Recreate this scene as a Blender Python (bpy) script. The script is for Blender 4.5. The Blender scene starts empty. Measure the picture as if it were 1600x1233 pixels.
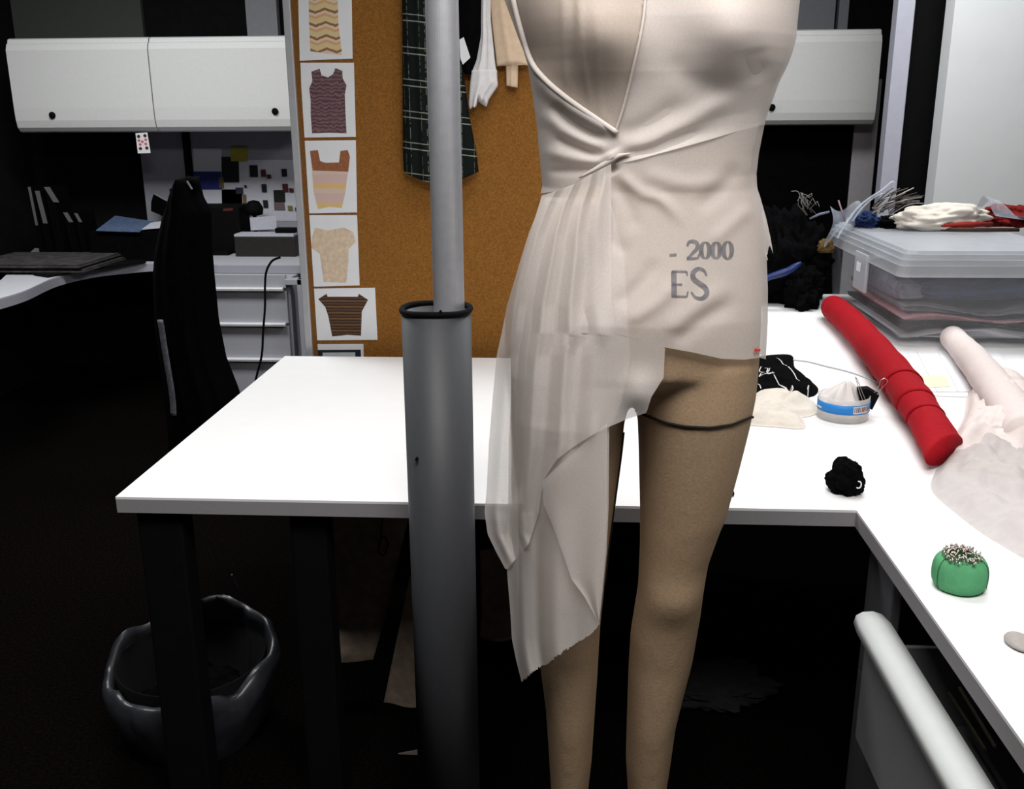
import bpy, bmesh, math, random
import numpy as np
from mathutils import Vector, Matrix, noise
random.seed(7)
S = bpy.context.scene
COL = S.collection

# ---------------------------------------------------------------- camera, world, lights, exposure
F = 1514.0; PITCH = math.radians(16); YAW = math.radians(3.6); ROLL = math.radians(0.35); EYE = np.array([0., 0., 1.45])
cp, sp = math.cos(PITCH), math.sin(PITCH)
_f = np.array([0, cp, -sp]); _r = np.array([1., 0, 0]); _u = np.array([0, sp, cp])
cr, sr = math.cos(ROLL), math.sin(ROLL)
_r, _u = cr*_r - sr*_u, sr*_r + cr*_u
_Rz = np.array([[math.cos(YAW), -math.sin(YAW), 0], [math.sin(YAW), math.cos(YAW), 0], [0, 0, 1]])
RI, UP, FW = _Rz @ _r, _Rz @ _u, _Rz @ _f
cam_d = bpy.data.cameras.new('camera'); cam_d.sensor_width = 36; cam_d.lens = 36*F/1600; cam_d.clip_start = .02
cam = bpy.data.objects.new('camera', cam_d); COL.objects.link(cam)
M4 = Matrix.Identity(4)
for i in range(3):
    M4[i][0] = RI[i]; M4[i][1] = UP[i]; M4[i][2] = -FW[i]; M4[i][3] = EYE[i]
cam.matrix_world = M4
S.camera = cam
w = bpy.data.worlds.new('world'); S.world = w; w.use_nodes = True
w.node_tree.nodes['Background'].inputs[0].default_value = (.8, .9, 1, 1)
w.node_tree.nodes['Background'].inputs[1].default_value = .02
S.view_settings.view_transform = 'Standard'; S.view_settings.look = 'None'; S.view_settings.gamma = 1
S.view_settings.exposure = 0.0

def area(name, loc, size, energy, color=(1, .98, .95), aim=None, spread=180):
    d = bpy.data.lights.new(name, 'AREA'); d.shape = 'RECTANGLE'; d.size, d.size_y = size; d.energy = energy; d.color = color
    d.spread = math.radians(spread)
    o = bpy.data.objects.new(name, d); COL.objects.link(o); o.location = loc
    if aim: o.rotation_euler = (Vector(aim)-Vector(loc)).to_track_quat('-Z', 'Y').to_euler()
    return o
area('ceiling_lamp_front', (.15, .30, 2.66), (1.5, .9), 72, (1, .975, .945))
area('ceiling_lamp_table', (.25, 2.1, 2.66), (1.5, .7), 12, spread=120)
area('ceiling_lamp_right', (1.3, 2.9, 2.66), (.6, 1.2), 5, spread=120)
area('ceiling_lamp_desk', (-1.9, 3.5, 2.66), (1.2, .6), 52, (.98, 1, 1))
area('ceiling_lamp_aisle', (1.1, 3.6, 2.66), (1.2, .6), 33, (.98, 1, 1))

def ray(px, py): return FW + RI*(px-800)/F - UP*(py-616.5)/F
def ony(px, py, Y):
    r = ray(px, py); return EYE + r*(Y/r[1])
def onz(px, py, z=.74):
    r = ray(px, py); return EYE + r*((z-1.45)/r[2])
def onx(px, py, X):
    r = ray(px, py); return EYE + r*(X/r[0])
def proj(P):
    d = np.asarray(P) - EYE; dz = d @ FW
    return 800 + F*(d @ RI)/dz, 616.5 - F*(d @ UP)/dz

# ---------------------------------------------------------------- materials
MATS = {}
def mat(name, col, rough=.6, var=.06, scale=40., metal=0., spec=.4, bump=0., trans=0., alpha=0.):
    """procedural surface: colour with a fine noise variation; trans = translucent share, alpha = see-through share"""
    if name in MATS: return MATS[name]
    m = bpy.data.materials.new(name); m.use_nodes = True; nt = m.node_tree; N = nt.nodes; Lk = nt.links
    b = N['Principled BSDF']; out = N['Material Output']
    tc = N.new('ShaderNodeTexCoord'); nz = N.new('ShaderNodeTexNoise'); nz.inputs['Scale'].default_value = scale; nz.inputs['Detail'].default_value = 4
    Lk.new(tc.outputs['Object'], nz.inputs['Vector'])
    rp = N.new('ShaderNodeValToRGB')
    rp.color_ramp.elements[0].position = .3; rp.color_ramp.elements[1].position = .7
    rp.color_ramp.elements[0].color = [max(0, c*(1-var)) for c in col]+[1]
    rp.color_ramp.elements[1].color = [min(1, c*(1+var)) for c in col]+[1]
    Lk.new(nz.outputs['Fac'], rp.inputs['Fac']); Lk.new(rp.outputs['Color'], b.inputs['Base Color'])
    b.inputs['Roughness'].default_value = rough; b.inputs['Metallic'].default_value = metal; b.inputs['Specular IOR Level'].default_value = spec
    if bump:
        bp = N.new('ShaderNodeBump'); bp.inputs['Strength'].default_value = bump; bp.inputs['Distance'].default_value = .002
        Lk.new(nz.outputs['Fac'], bp.inputs['Height']); Lk.new(bp.outputs['Normal'], b.inputs['Normal'])
    sh = b.outputs[0]
    if trans:
        t = N.new('ShaderNodeBsdfTranslucent'); Lk.new(rp.outputs['Color'], t.inputs['Color'])
        mx = N.new('ShaderNodeMixShader'); mx.inputs[0].default_value = trans
        Lk.new(sh, mx.inputs[1]); Lk.new(t.outputs[0], mx.inputs[2]); sh = mx.outputs[0]
    if alpha:
        t = N.new('ShaderNodeBsdfTransparent'); mx = N.new('ShaderNodeMixShader'); mx.inputs[0].default_value = alpha
        Lk.new(sh, mx.inputs[1]); Lk.new(t.outputs[0], mx.inputs[2]); sh = mx.outputs[0]
    Lk.new(sh, out.inputs[0])
    MATS[name] = m; return m

def stripes(name, cols, period, chev=0., chev_p=.03, axis='Z', rough=.85, wob=.004, positions=None):
    """repeating bands of colour along an axis (knit stripes), optionally zigzag"""
    m = bpy.data.materials.new(name); m.use_nodes = True; nt = m.node_tree; N = nt.nodes; Lk = nt.links
    b = N['Principled BSDF']; b.inputs['Roughness'].default_value = rough
    tc = N.new('ShaderNodeTexCoord'); sx = N.new('ShaderNodeSeparateXYZ'); Lk.new(tc.outputs['Object'], sx.inputs[0])
    nz = N.new('ShaderNodeTexNoise'); nz.inputs['Scale'].default_value = 60; Lk.new(tc.outputs['Object'], nz.inputs['Vector'])
    def mth(op, a, b_=None):
        n = N.new('ShaderNodeMath'); n.operation = op
        for i, v in enumerate((a, b_)):
            if v is None: continue
            if isinstance(v, (int, float)): n.inputs[i].default_value = v
            else: Lk.new(v, n.inputs[i])
        return n.outputs[0]
    v = mth('ADD', sx.outputs[axis], mth('MULTIPLY', nz.outputs['Fac'], wob))
    if chev: v = mth('ADD', v, mth('MULTIPLY', mth('PINGPONG', sx.outputs['X'], chev_p), chev))
    fr = mth('FRACT', mth('ADD', mth('DIVIDE', v, period), 50.))
    rp = N.new('ShaderNodeValToRGB'); rp.color_ramp.interpolation = 'CONSTANT'
    n = len(cols); e = rp.color_ramp.elements
    while len(e) < n: e.new(.5)
    for i, c in enumerate(cols):
        e[i].position = positions[i] if positions else i/n; e[i].color = list(c)+[1]
    Lk.new(fr, rp.inputs[0]); Lk.new(rp.outputs[0], b.inputs['Base Color'])
    MATS[name] = m; return m

def plaid(name, base, line):
    m = bpy.data.materials.new(name); m.use_nodes = True; nt = m.node_tree; N = nt.nodes; Lk = nt.links
    b = N['Principled BSDF']; b.inputs['Roughness'].default_value = .9; b.inputs['Specular IOR Level'].default_value = .1
    tc = N.new('ShaderNodeTexCoord'); sx = N.new('ShaderNodeSeparateXYZ'); Lk.new(tc.outputs['Object'], sx.inputs[0])
    def mth(op, a, b_=None):
        n = N.new('ShaderNodeMath'); n.operation = op
        for i, v in enumerate((a, b_)):
            if v is None: continue
            if isinstance(v, (int, float)): n.inputs[i].default_value = v
            else: Lk.new(v, n.inputs[i])
        return n.outputs[0]
    def band(v, period, a0, a1):
        f = mth('FRACT', mth('ADD', mth('DIVIDE', v, period), 50.))
        return mth('MULTIPLY', mth('GREATER_THAN', f, a0), mth('LESS_THAN', f, a1))
    z = mth('ADD', sx.outputs['Z'], mth('MULTIPLY', sx.outputs['X'], .12))
    h = mth('MAXIMUM', band(z, .088, .0, .035), band(z, .088, .2, .23))
    v = mth('MAXIMUM', band(sx.outputs['X'], .05, .3, .34), band(sx.outputs['X'], .05, .0, .02))
    nz = N.new('ShaderNodeTexNoise'); nz.inputs['Scale'].default_value = 90; Lk.new(tc.outputs['Object'], nz.inputs['Vector'])
    v = mth('MULTIPLY', v, mth('GREATER_THAN', nz.outputs['Fac'], .47))
    mx = N.new('ShaderNodeMix'); mx.data_type = 'RGBA'
    Lk.new(mth('MINIMUM', mth('ADD', h, mth('MULTIPLY', v, .6)), 1), mx.inputs['Factor'])
    mx.inputs['A'].default_value = list(base)+[1]; mx.inputs['B'].default_value = list(line)+[1]
    Lk.new(mx.outputs['Result'], b.inputs['Base Color']); MATS[name] = m; return m

WHITE = mat('white_laminate', (.80, .80, .81), .45, .01, 20)
EDGE = mat('grey_edge_band', (.26, .25, .265), .5, .05, 200)
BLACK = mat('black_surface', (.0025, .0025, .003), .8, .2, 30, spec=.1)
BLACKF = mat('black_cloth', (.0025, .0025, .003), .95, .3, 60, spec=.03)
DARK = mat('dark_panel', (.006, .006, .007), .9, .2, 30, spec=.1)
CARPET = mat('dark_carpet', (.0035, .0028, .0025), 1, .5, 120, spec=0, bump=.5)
BINW = mat('painted_metal_offwhite', (.68, .68, .67), .5, .02, 60)
GREYM = mat('painted_metal_grey', (.42, .42, .45), .5, .04, 80)
GREYD = mat('fabric_panel_grey', (.30, .30, .34), .9, .08, 150, spec=.1)
PED = mat('pedestal_grey_paint', (.40, .40, .44), .5, .04, 100)
PEDDK = mat('pedestal_dark_grey', (.085, .085, .095), .6, .06, 120)
WALLW = mat('light_wall_paint', (.66, .67, .68), .9, .02, 10, spec=.1)
ALU = mat('aluminium_frame', (.48, .49, .52), .4, .03, 50, metal=.3)
CORK = mat('cork_sheet', (.23, .10, .022), .95, .28, 220, spec=.08, bump=.4)
CORKD = mat('cork_edge_strip', (.17, .075, .02), .9, .2, 120, spec=.1)
STEEL = mat('brushed_steel_tube', (.50, .51, .55), .38, .05, 60, metal=.5)
SLEEVE = mat('grey_plastic_sleeve', (.058, .061, .068), .5, .05, 90, spec=.3)
PAPER = mat('photo_paper', (.72, .73, .76), .6, .02, 20)
SKIN = mat('linen_body_cover', (.30, .208, .13), .85, .10, 260, spec=.1, bump=.15)
TAPE = mat('black_seam_tape', (.012, .011, .010), .8, .1, 50, spec=.1)
MUSLIN = mat('sheer_muslin', (.82, .765, .735), .9, .05, 420, spec=.05, trans=.35, alpha=.34)
MUSLIN1 = mat('sheer_muslin_single_layer', (.82, .765, .735), .9, .05, 420, spec=.05, trans=.35, alpha=.5)
MUSROLL = mat('muslin_rolled_edge', (.50, .455, .42), .9, .05, 420, spec=.05)
INK = mat('faded_grey_ink', (.14, .145, .17), .9, .35, 130, spec=.05, alpha=.35)
RED = mat('red_jersey', (.30, .004, .010), .85, .12, 90, spec=.12, bump=.2)
REDD = mat('dark_red_fabric', (.16, .012, .012), .9, .3, 60, spec=.1)
CREAM = mat('cream_cotton', (.62, .57, .51), .9, .05, 60, spec=.1)
PINKW = mat('pale_pink_white_jersey', (.64, .565, .55), .9, .03, 60, spec=.1)
SHEERW = mat('sheer_white_pile', (.62, .58, .575), .9, .05, 50, spec=.05, trans=.3, alpha=.25)
WHITEC = mat('white_cotton', (.72, .71, .72), .9, .05, 60, spec=.1)
PEACH = mat('peach_cotton', (.66, .50, .36), .9, .06, 60, spec=.1)
CLEAR = mat('clear_plastic', (.66, .68, .72), .25, .03, 15, spec=.5, alpha=.92)
CLEARL = mat('frosted_clear_lid', (.66, .69, .74), .3, .05, 15, spec=.5, alpha=.6)
WRAP = mat('clear_plastic_film', (.60, .66, .76), .2, .2, 30, spec=.8, alpha=.55)
BLUE = mat('bright_blue_label', (.012, .20, .58), .5, .03, 40)
BLUED = mat('navy_fabric', (.008, .02, .075), .8, .3, 60, spec=.2)
BLUEB = mat('royal_blue_sheen', (.008, .022, .12), .4, .3, 60)
GREEN = mat('green_felt', (.085, .30, .14), .9, .07, 150, spec=.1)
GREYOB = mat('grey_plastic_bit', (.30, .27, .26), .6, .1, 60)
METAL = mat('bright_wire', (.55, .55, .55), .3, .1, 60, metal=.9)
BROWNP = mat('brown_kraft_paper', (.30, .23, .18), .8, .2, 40, spec=.2)
BAG = mat('grey_bag_film', (.035, .037, .045), .35, .3, 20, spec=.6, alpha=.25)
YEL = mat('yellow_note', (.30, .26, .03), .8, .1, 30)
GREYP = mat('dim_paper', (.50, .50, .56), .9, .05, 50, spec=.1)
BLUEP = mat('blue_paper', (.08, .12, .21), .7, .3, 50)
TAN = mat('brown_tape', (.20, .11, .03), .6, .1, 40)

# ---------------------------------------------------------------- mesh helpers
class MB:
    def __init__(s): s.v = []; s.f = []; s.mi = []
    def add(s, vs, fs, mi=0):
        o = len(s.v); s.v += [tuple(float(c) for c in p) for p in vs]; s.f += [tuple(i+o for i in f) for f in fs]; s.mi += [mi]*len(fs); return s
    def box(s, x0, x1, y0, y1, z0, z1, mi=0):
        vs = [(x, y, z) for x in (x0, x1) for y in (y0, y1) for z in (z0, z1)]
        return s.add(vs, [(0, 1, 3, 2), (4, 6, 7, 5), (0, 4, 5, 1), (2, 3, 7, 6), (0, 2, 6, 4), (1, 5, 7, 3)], mi)
    def loft(s, rings, closed=True, caps=True, mi=0):
        n = len(rings[0]); vs = [p for r in rings for p in r]; fs = []
        for i in range(len(rings)-1):
            for j in range(n if closed else n-1):
                k = (j+1) % n; fs.append((i*n+j, i*n+k, (i+1)*n+k, (i+1)*n+j))
        if caps and closed: fs.append(tuple(range(n-1, -1, -1))); fs.append(tuple((len(rings)-1)*n+j for j in range(n)))
        return s.add(vs, fs, mi)
    def tube(s, pts, r, n=8, mi=0, caps=True):
        pts = [Vector(p) for p in pts]; rings = []; rs = r if isinstance(r, (list, tuple)) else [r]*len(pts)
        prev = None
        for i, p in enumerate(pts):
            t = (pts[min(i+1, len(pts)-1)]-pts[max(i-1, 0)]).normalized()
            if prev is None:
                a = Vector((0, 0, 1)) if abs(t.z) < .9 else Vector((1, 0, 0)); u = t.cross(a).normalized()
            else:
                u = (prev - t*prev.dot(t)); u = u.normalized() if u.length > 1e-6 else t.orthogonal().normalized()
            prev = u; v = t.cross(u)
            rings.append([p+(u*math.cos(2*math.pi*k/n)+v*math.sin(2*math.pi*k/n))*rs[i] for k in range(n)])
        return s.loft(rings, True, caps, mi)
    def lathe(s, prof, c, n=32, mi=0, sx=1., sy=1.):
        rings = [[(c[0]+r*sx*math.cos(2*math.pi*k/n), c[1]+r*sy*math.sin(2*math.pi*k/n), z) for k in range(n)] for r, z in prof]
        return s.loft(rings, True, True, mi)
    def prism(s, poly, z0, z1, mi=0):
        n = len(poly)
        return s.loft([[(p[0], p[1], z0) for p in poly], [(p[0], p[1], z1) for p in poly]], True, True, mi)
    def slab(s, pts, off, mi=0):
        """flat polygon (3-D points) thickened by a vector"""
        off = np.array(off)
        return s.loft([[np.array(p) for p in pts], [np.array(p)+off for p in pts]], True, True, mi)
    def grid(s, P, mi=0, mask=None):
        nv, nu = len(P), len(P[0]); vs = [p for r in P for p in r]; fs = []
        for i in range(nv-1):
            for j in range(nu-1):
                if mask is None or mask[i][j]: fs.append((i*nu+j, i*nu+j+1, (i+1)*nu+j+1, (i+1)*nu+j))
        return s.add(vs, fs, mi)

def wpos(o):
    p = Vector((0, 0, 0))
    while o is not None: p += Vector(o.location); o = o.parent
    return p
def obj(name, mb, m, parent=None, smooth=False, label=None, bevel=0., recalc=True):
    ms = m if isinstance(m, (list, tuple)) else [m]
    if parent is not None: org = wpos(parent)
    else:
        a = np.array(mb.v); org = Vector(((a[:, 0].min()+a[:, 0].max())/2, (a[:, 1].min()+a[:, 1].max())/2, a[:, 2].min()))
    me = bpy.data.meshes.new(name); me.from_pydata([tuple(Vector(v)-org) for v in mb.v], [], mb.f)
    for x in ms: me.materials.append(x)
    for p, i in zip(me.polygons, mb.mi): p.material_index = i; p.use_smooth = smooth
    bm = bmesh.new(); bm.from_mesh(me)
    lone = [v for v in bm.verts if not v.link_faces]
    if lone: bmesh.ops.delete(bm, geom=lone, context='VERTS')
    if recalc: bmesh.ops.recalc_face_normals(bm, faces=bm.faces)
    bm.to_mesh(me); bm.free()
    o = bpy.data.objects.new(name, me); COL.objects.link(o)
    if parent is not None: o.parent = parent
    else: o.location = org
    if label: o['label'] = label
    if bevel:
        b = o.modifiers.new('bevel', 'BEVEL'); b.width = bevel; b.segments = 2; b.limit_method = 'ANGLE'
    return o
def tag(o, label, cat, group=None, kind=None):
    o['label'] = label; o['category'] = cat
    if group: o['group'] = group
    if kind: o['kind'] = kind
    return o
def thing(name, label, cat, loc, group=None):
    o = bpy.data.objects.new(name, None); COL.objects.link(o); o.location = tuple(float(c) for c in loc); o.empty_display_size = .05
    return tag(o, label, cat, group)
def struct(name, mb, m, smooth=False, bevel=0.):
    o = obj(name, mb, m, smooth=smooth, bevel=bevel); o['kind'] = 'structure'; return o
def polyline(pts, n=24):
    """smooth resample of a polyline (Catmull-Rom)"""
    P = [np.array(p, float) for p in pts]; P = [2*P[0]-P[1]]+P+[2*P[-1]-P[-2]]; out = []
    segs = len(P)-3
    for k in range(n):
        u = k/(n-1)*segs; i = min(int(u), segs-1); t = u-i; a, b, c, d = P[i:i+4]
        out.append(.5*((2*b)+(-a+c)*t+(2*a-5*b+4*c-d)*t*t+(-a+3*b-3*c+d)*t**3))
    return out
def ip(x, xs, ys): return np.interp(x, xs, ys)
def nz3(p, s): return noise.noise(Vector((p[0]*s, p[1]*s, p[2]*s)))

def crumple(name, c, r, m, seed=0, amp=.3, freq=2.2, n=40, flat=True, parent=None, rotz=0., ridges=.0):
    """a heap of crumpled cloth: ellipsoid of radii r sitting on z=c[2], pushed about by folded noise"""
    mb = MB(); rings = []
    for i in range(n+1):
        th = math.pi*i/n
        ring = []
        for j in range(2*n):
            ph = 2*math.pi*j/(2*n)
            d = Vector((math.sin(th)*math.cos(ph), math.sin(th)*math.sin(ph), math.cos(th)))
            q = d*freq+Vector((seed*3.1, seed*1.7, seed))
            k = 1+amp*(noise.noise(q)+.5*(abs(noise.noise(q*2.1))*2-.5)+.25*noise.noise(q*4.3))
            if ridges: k += ridges*abs(math.sin(5*q.x+3*noise.noise(q)))
            p = Vector((d.x*r[0]*k, d.y*r[1]*k, d.z*r[2]*k))
            x = p.x*math.cos(rotz)-p.y*math.sin(rotz); y = p.x*math.sin(rotz)+p.y*math.cos(rotz)
            z = p.z+r[2]*.75
            if flat: z = max(z, 0.0005+.002*(1-abs(d.z)))
            ring.append((c[0]+x, c[1]+y, c[2]+z))
        rings.append(ring)
    mb.loft(rings, True, False)
    return obj(name, mb, m, parent, smooth=True)

TZ = .74   # table height
# ---------------------------------------------------------------- setting
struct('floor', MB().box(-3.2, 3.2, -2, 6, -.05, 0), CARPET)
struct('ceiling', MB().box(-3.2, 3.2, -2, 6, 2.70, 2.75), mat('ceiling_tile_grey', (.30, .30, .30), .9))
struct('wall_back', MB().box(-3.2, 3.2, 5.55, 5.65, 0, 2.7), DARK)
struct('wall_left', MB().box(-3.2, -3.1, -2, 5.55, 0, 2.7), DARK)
xw = ony(1458, 312, 4.2)[0]
struct('wall_right', MB().box(xw, 2.6, 4.2, 4.3, 0, 2.7), WALLW)
xs0, xs1 = ony(1375, 300, 4.35)[0], ony(1401, 300, 4.35)[0]
struct('trim_1', MB().box(xs0, xs1, 4.35, 4.42, 0, 2.7), mat('door_frame_grey', (.40, .40, .47), .6, .03), bevel=.004)
struct('door_1', MB().box(xs1, xw+.05, 4.40, 4.44, 0, 2.7), BLACK)
a0, a1 = ony(1335, 198, 5.2)[0], ony(1372, 198, 5.2)[0]
struct('trim_2', MB().box(a0, a1, 5.2, 5.26, 0, 1.62), mat('post_grey', (.42, .40, .42), .7, .04), bevel=.004)
# pieces of wall seen above the overhead cupboards
b0, b1 = ony(386, 45, 5.5)[0], ony(434, 45, 5.5)[0]
struct('trim_3', MB().box(b0, b1, 5.5, 5.55, 1.6, 2.7), mat('post_grey_mid', (.27, .27, .29), .7, .04))
b0, b1 = ony(-20, 45, 5.5)[0], ony(221, 45, 5.5)[0]
struct('trim_4', MB().box(max(b0, -3.09), b1, 5.52, 5.55, 1.6, 2.7), mat('dark_green_grey', (.055, .06, .055), .8, .04))
b0, b1 = ony(1215, 30, 5.5)[0], ony(1304, 30, 5.5)[0]
struct('trim_5', MB().box(b0, b1, 5.5, 5.55, 1.6, 2.7), mat('upper_wall_grey', (.24, .25, .28), .8, .04))
b0, b1 = ony(1310, 30, 5.5)[0], ony(1325, 30, 5.5)[0]
struct('trim_6', MB().box(b0, b1, 5.5, 5.55, 1.6, 2.7), MATS['upper_wall_grey'])

# ---------------------------------------------------------------- L-shaped work table
TX0, TY0, TY1 = -.886, 1.715, 2.875
t = thing('work_table', 'large white L-shaped work table with grey edge band, behind the dress form', 'table', (.4, 2.6, 0))
poly = [(TX0, TY0), (.535, TY0), (.535, .75), (1.75, .75), (1.75, 4.02), (.40, 4.02), (.40, TY1), (TX0, TY1)]
obj('tabletop', MB().prism(poly, TZ-.005, TZ), WHITE, t)
inn = poly
obj('edge_band', MB().prism(inn, TZ-.033, TZ-.0051), EDGE, t, label='grey edge band of the white table')
for x0, x1, y0, y1 in ((-.862, -.77, 1.74, 1.80), (-.556, -.482, 1.75, 1.81), (-.86, -.78, 2.74, 2.80), (1.62, 1.70, 3.9, 3.97), (.50, .56, 3.9, 3.97)):
    obj('leg', MB().box(x0, x1, y0, y1, 0, TZ-.0335), BLACK, t, bevel=.006)
# ---------------------------------------------------------------- pedestal with open drawer under the right wing
t = thing('drawer_pedestal', 'dark grey drawer pedestal under the right wing of the table, top drawer pulled open', 'cabinet', (.9, 1.3, 0))
obj('body', MB().box(.562, 1.0, .95, 1.70, .02, .42).box(.562, .58, 1.56, 1.70, .42, .70).box(.9, 1.0, .95, 1.56, .42, .70).box(.58, 1.0, 1.685, 1.70, .42, .70), PEDDK, t, bevel=.003)
dr = obj('drawer', MB().box(.512, .530, .95, 1.525, .385, .605).box(.530, .89, 1.50, 1.51, .43, .58).box(.530, .89, .95, 1.50, .425, .432), [mat('drawer_front_grey', (.15, .15, .155), .6, .05, 100)], t, bevel=.002)
rings = []
for Y in (.95, 1.0, 1.2, 1.4, 1.50, 1.535, 1.545):
    k = 1 if Y < 1.53 else (.85 if Y < 1.54 else .6)
    prof = [(0, 0), (.004, .016), (.016, .024), (.036, .026), (.055, .02), (.06, 0), (.03, -.008)]
    rings.append([(.488+.03+(x-.03)*k, Y, .606+z*k) for x, z in prof])
obj('drawer_rail', MB().loft(rings), mat('white_drawer_rail', (.46, .48, .48), .5, .02), dr, smooth=True, label='pale rounded pull rail along the drawer top')
for k, (px, py, qx, qy) in enumerate(((1483, 1083, 1540, 1172), (1500, 1075, 1556, 1168))):
    p, q = onz(px, py, .55), onz(qx, qy, .55)
    tag(obj('metal_rod', MB().tube([p, q], .003, 8), mat('tarnished_brass', (.25, .22, .15), .3, .1, 60, metal=.8)),
        ('thin dark metal rod in the open drawer, nearer to the drawer rail', 'thin dark metal rod in the open drawer, nearer to the table edge')[k], 'rod', 'rods in the open drawer')

# ---------------------------------------------------------------- grey pole
t = thing('telescopic_pole', 'grey telescopic metal pole standing in front of the white table, left of the dress form', 'pole', (-.228, 1.60, 0))
PX, PY = -.228, 1.60
zt = 1.145
obj('sleeve', MB().lathe([(.059, 0), (.059, zt-.01), (.052, zt-.01), (.052, .3), (.0585, .02)], (PX, PY), 48), SLEEVE, t, smooth=False, label='wide grey lower sleeve')
for p in t.children[0].data.polygons: p.use_smooth = abs(p.normal.z) < .5
rim = []
for k in range(49):
    a = 2*math.pi*k/48; rim.append((PX+.0575*math.cos(a), PY+.0575*math.sin(a), zt-.006+.001*math.sin(3*a)))
obj('rim', MB().tube(rim, .0052, 8), BLACK, t, smooth=True, label='black rubber rim')
obj('inner_tube', MB().lathe([(.0262, .5), (.0262, 2.69)], (PX+.021, PY+.008), 40), STEEL, t, label='slim pale upper tube')
for p in t.children[2].data.polygons: p.use_smooth = abs(p.normal.z) < .5
q = ony(688, 487, 1.541)
obj('set_screw', MB().tube([q+np.array([0, .004, 0]), q+np.array([0, -.001, 0])], .0022, 10), BLACK, t)
q = ony(651, 718, 1.545)
obj('screw', MB().tube([q+np.array([0, .006, 0]), q+np.array([0, -.001, 0])], .0028, 10), BLACK, t)

# ---------------------------------------------------------------- cork partition with photo prints
t = thing('cork_partition', 'tall cork pin board partition with pale metal frame behind the table', 'pin board', (-.3, 2.97, 0))
xa, xb, xc = ony(474, 300, 2.95)[0]-.022, ony(474, 300, 2.95)[0], ony(482, 300, 2.95)[0]-.001
obj('frame_post', MB().box(xa, xb, 2.935, 2.99, 0, 1.95), ALU, t, bevel=.002, label='pale aluminium edge post')
obj('edge_strip', MB().box(xb, xc, 2.945, 2.985, .6, 1.93), CORKD, t)
obj('cork_sheet', MB().box(xc, .30, 2.95, 2.98, .6, 1.93), CORK, t)
obj('lower_panel', MB().box(xb, .30, 2.95, 2.98, 0, .6), DARK, t)
obj('top_cap', MB().box(xa, .30, 2.935, 2.99, 1.93, 1.95), ALU, t)

YP = 2.9485
def c3(pts): return [(440+x/4.403, 20+y/4.403) for x, y in pts]
def c4(pts): return [(440+x/4.109, 280+y/4.109) for x, y in pts]
def photo(sheet, garment, gm, label):
    t0 = np.mean([ony(x, y, YP) for x, y in sheet], axis=0)
    r = thing('photo_print', label, 'photo', (t0[0], YP, t0[2]), 'photo prints pinned on the cork board')
    obj('paper', MB().slab([ony(x, y, YP) for x, y in sheet], (0, -.0012, 0)), PAPER, r)
    for k, (g, m_) in enumerate(zip(garment, gm)):
        nm = 'printed_garment' if k == 0 else 'printed_yoke'
        obj(nm, MB().slab([ony(x, y, YP-.0013-.0003*k) for x, y in g], (0, -.0003, 0)), m_, r)
    p = ony((sheet[0][0]+sheet[1][0])/2, min(sheet[0][1], sheet[1][1])+4, YP-.0013)
    return r
photo([(465, -40), (549, -40), (551, 91.5), (468.5, 95)], [[(482, -30), (527, -30), (528.6, 36), (534, 80), (533, 86), (516, 84), (500, 82), (485, 80), (483, 36)]],
      [stripes('chevron_knit', [(.62, .50, .30), (.62, .36, .16), (.68, .52, .42), (.25, .13, .05), (.66, .5, .26)], .036, chev=.35, chev_p=.028)], 'photo of an ochre zigzag knit garment, topmost print on the cork board')
photo([(469.5, 98), (553, 98), (556, 214), (474, 215)], [c3([(205, 405), (262, 385), (275, 430), (320, 445), (355, 420), (370, 380), (418, 400), (420, 450), (447, 500), (435, 560), (440, 700), (447, 830), (330, 825), (210, 830), (200, 700), (200, 600), (190, 520), (212, 470)])],
      [stripes('purple_knit', [(.11, .055, .075), (.20, .11, .10), (.14, .075, .09), (.07, .035, .05)], .011, chev=.25, chev_p=.012, wob=.02)], 'photo of a purple brown knit tank top on the cork board')
photo([(474, 220), (556, 219), (558, 332), (477.7, 333.5)], [c3([(195, 950), (250, 945), (265, 1020), (300, 1032), (395, 1030), (405, 950), (455, 945), (470, 990), (460, 1090)])+[(542, 280), (540, 300), (534, 325), (515, 323), (497, 327), (490, 300), (488, 270)],
      c3([(195, 950), (250, 945), (265, 1020), (300, 1032), (395, 1030), (405, 950), (455, 945), (470, 990), (458, 1093), (215, 1085)])],
      [stripes('pastel_knit', [(.58, .42, .38), (.62, .47, .40), (.66, .45, .18), (.60, .42, .38)], .058, wob=.01), mat('rust_knit', (.27, .10, .045), .9, .2, 150)], 'photo of a pastel striped tank top with rust brown straps')
photo([(477, 336), (558, 336), (562, 446), (484.5, 448)], [c4([(215, 310), (300, 330), (400, 310), (460, 340), (475, 400), (430, 450), (430, 530), (415, 665), (270, 660), (245, 480), (190, 440), (200, 360)])],
      [mat('pale_peach_knit', (.62, .49, .36), .9, .15, 70)], 'photo of a faint pale peach knit top on the cork board')
photo([(484.5, 451), (586, 449.6), (590, 531), (488.7, 532)], [c4([(235, 770), (290, 735), (295, 755), (490, 755), (495, 735), (555, 775), (515, 850), (510, 1005), (420, 1000), (325, 1010), (300, 880), (280, 820)])],
      [stripes('brown_stripe_knit', [(.035, .016, .008), (.15, .075, .025), (.03, .014, .008), (.09, .04, .018)], .019, wob=.004)], 'photo of a dark brown striped cropped top, wide print low on the cork board')
t0 = photo([(489.4, 538), (567.8, 537.5), (570, 600), (491, 600)], [[(495.5, 547), (563.6, 546.5), (566, 600), (497, 600)], [(504, 551), (555, 550.5), (556, 600), (505, 600)]],
      [mat('black_print', (.012, .014, .022), .7), mat('pale_print', (.52, .56, .58), .7)], 'photo with a black printed border, lowest print, half hidden by the table')

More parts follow.
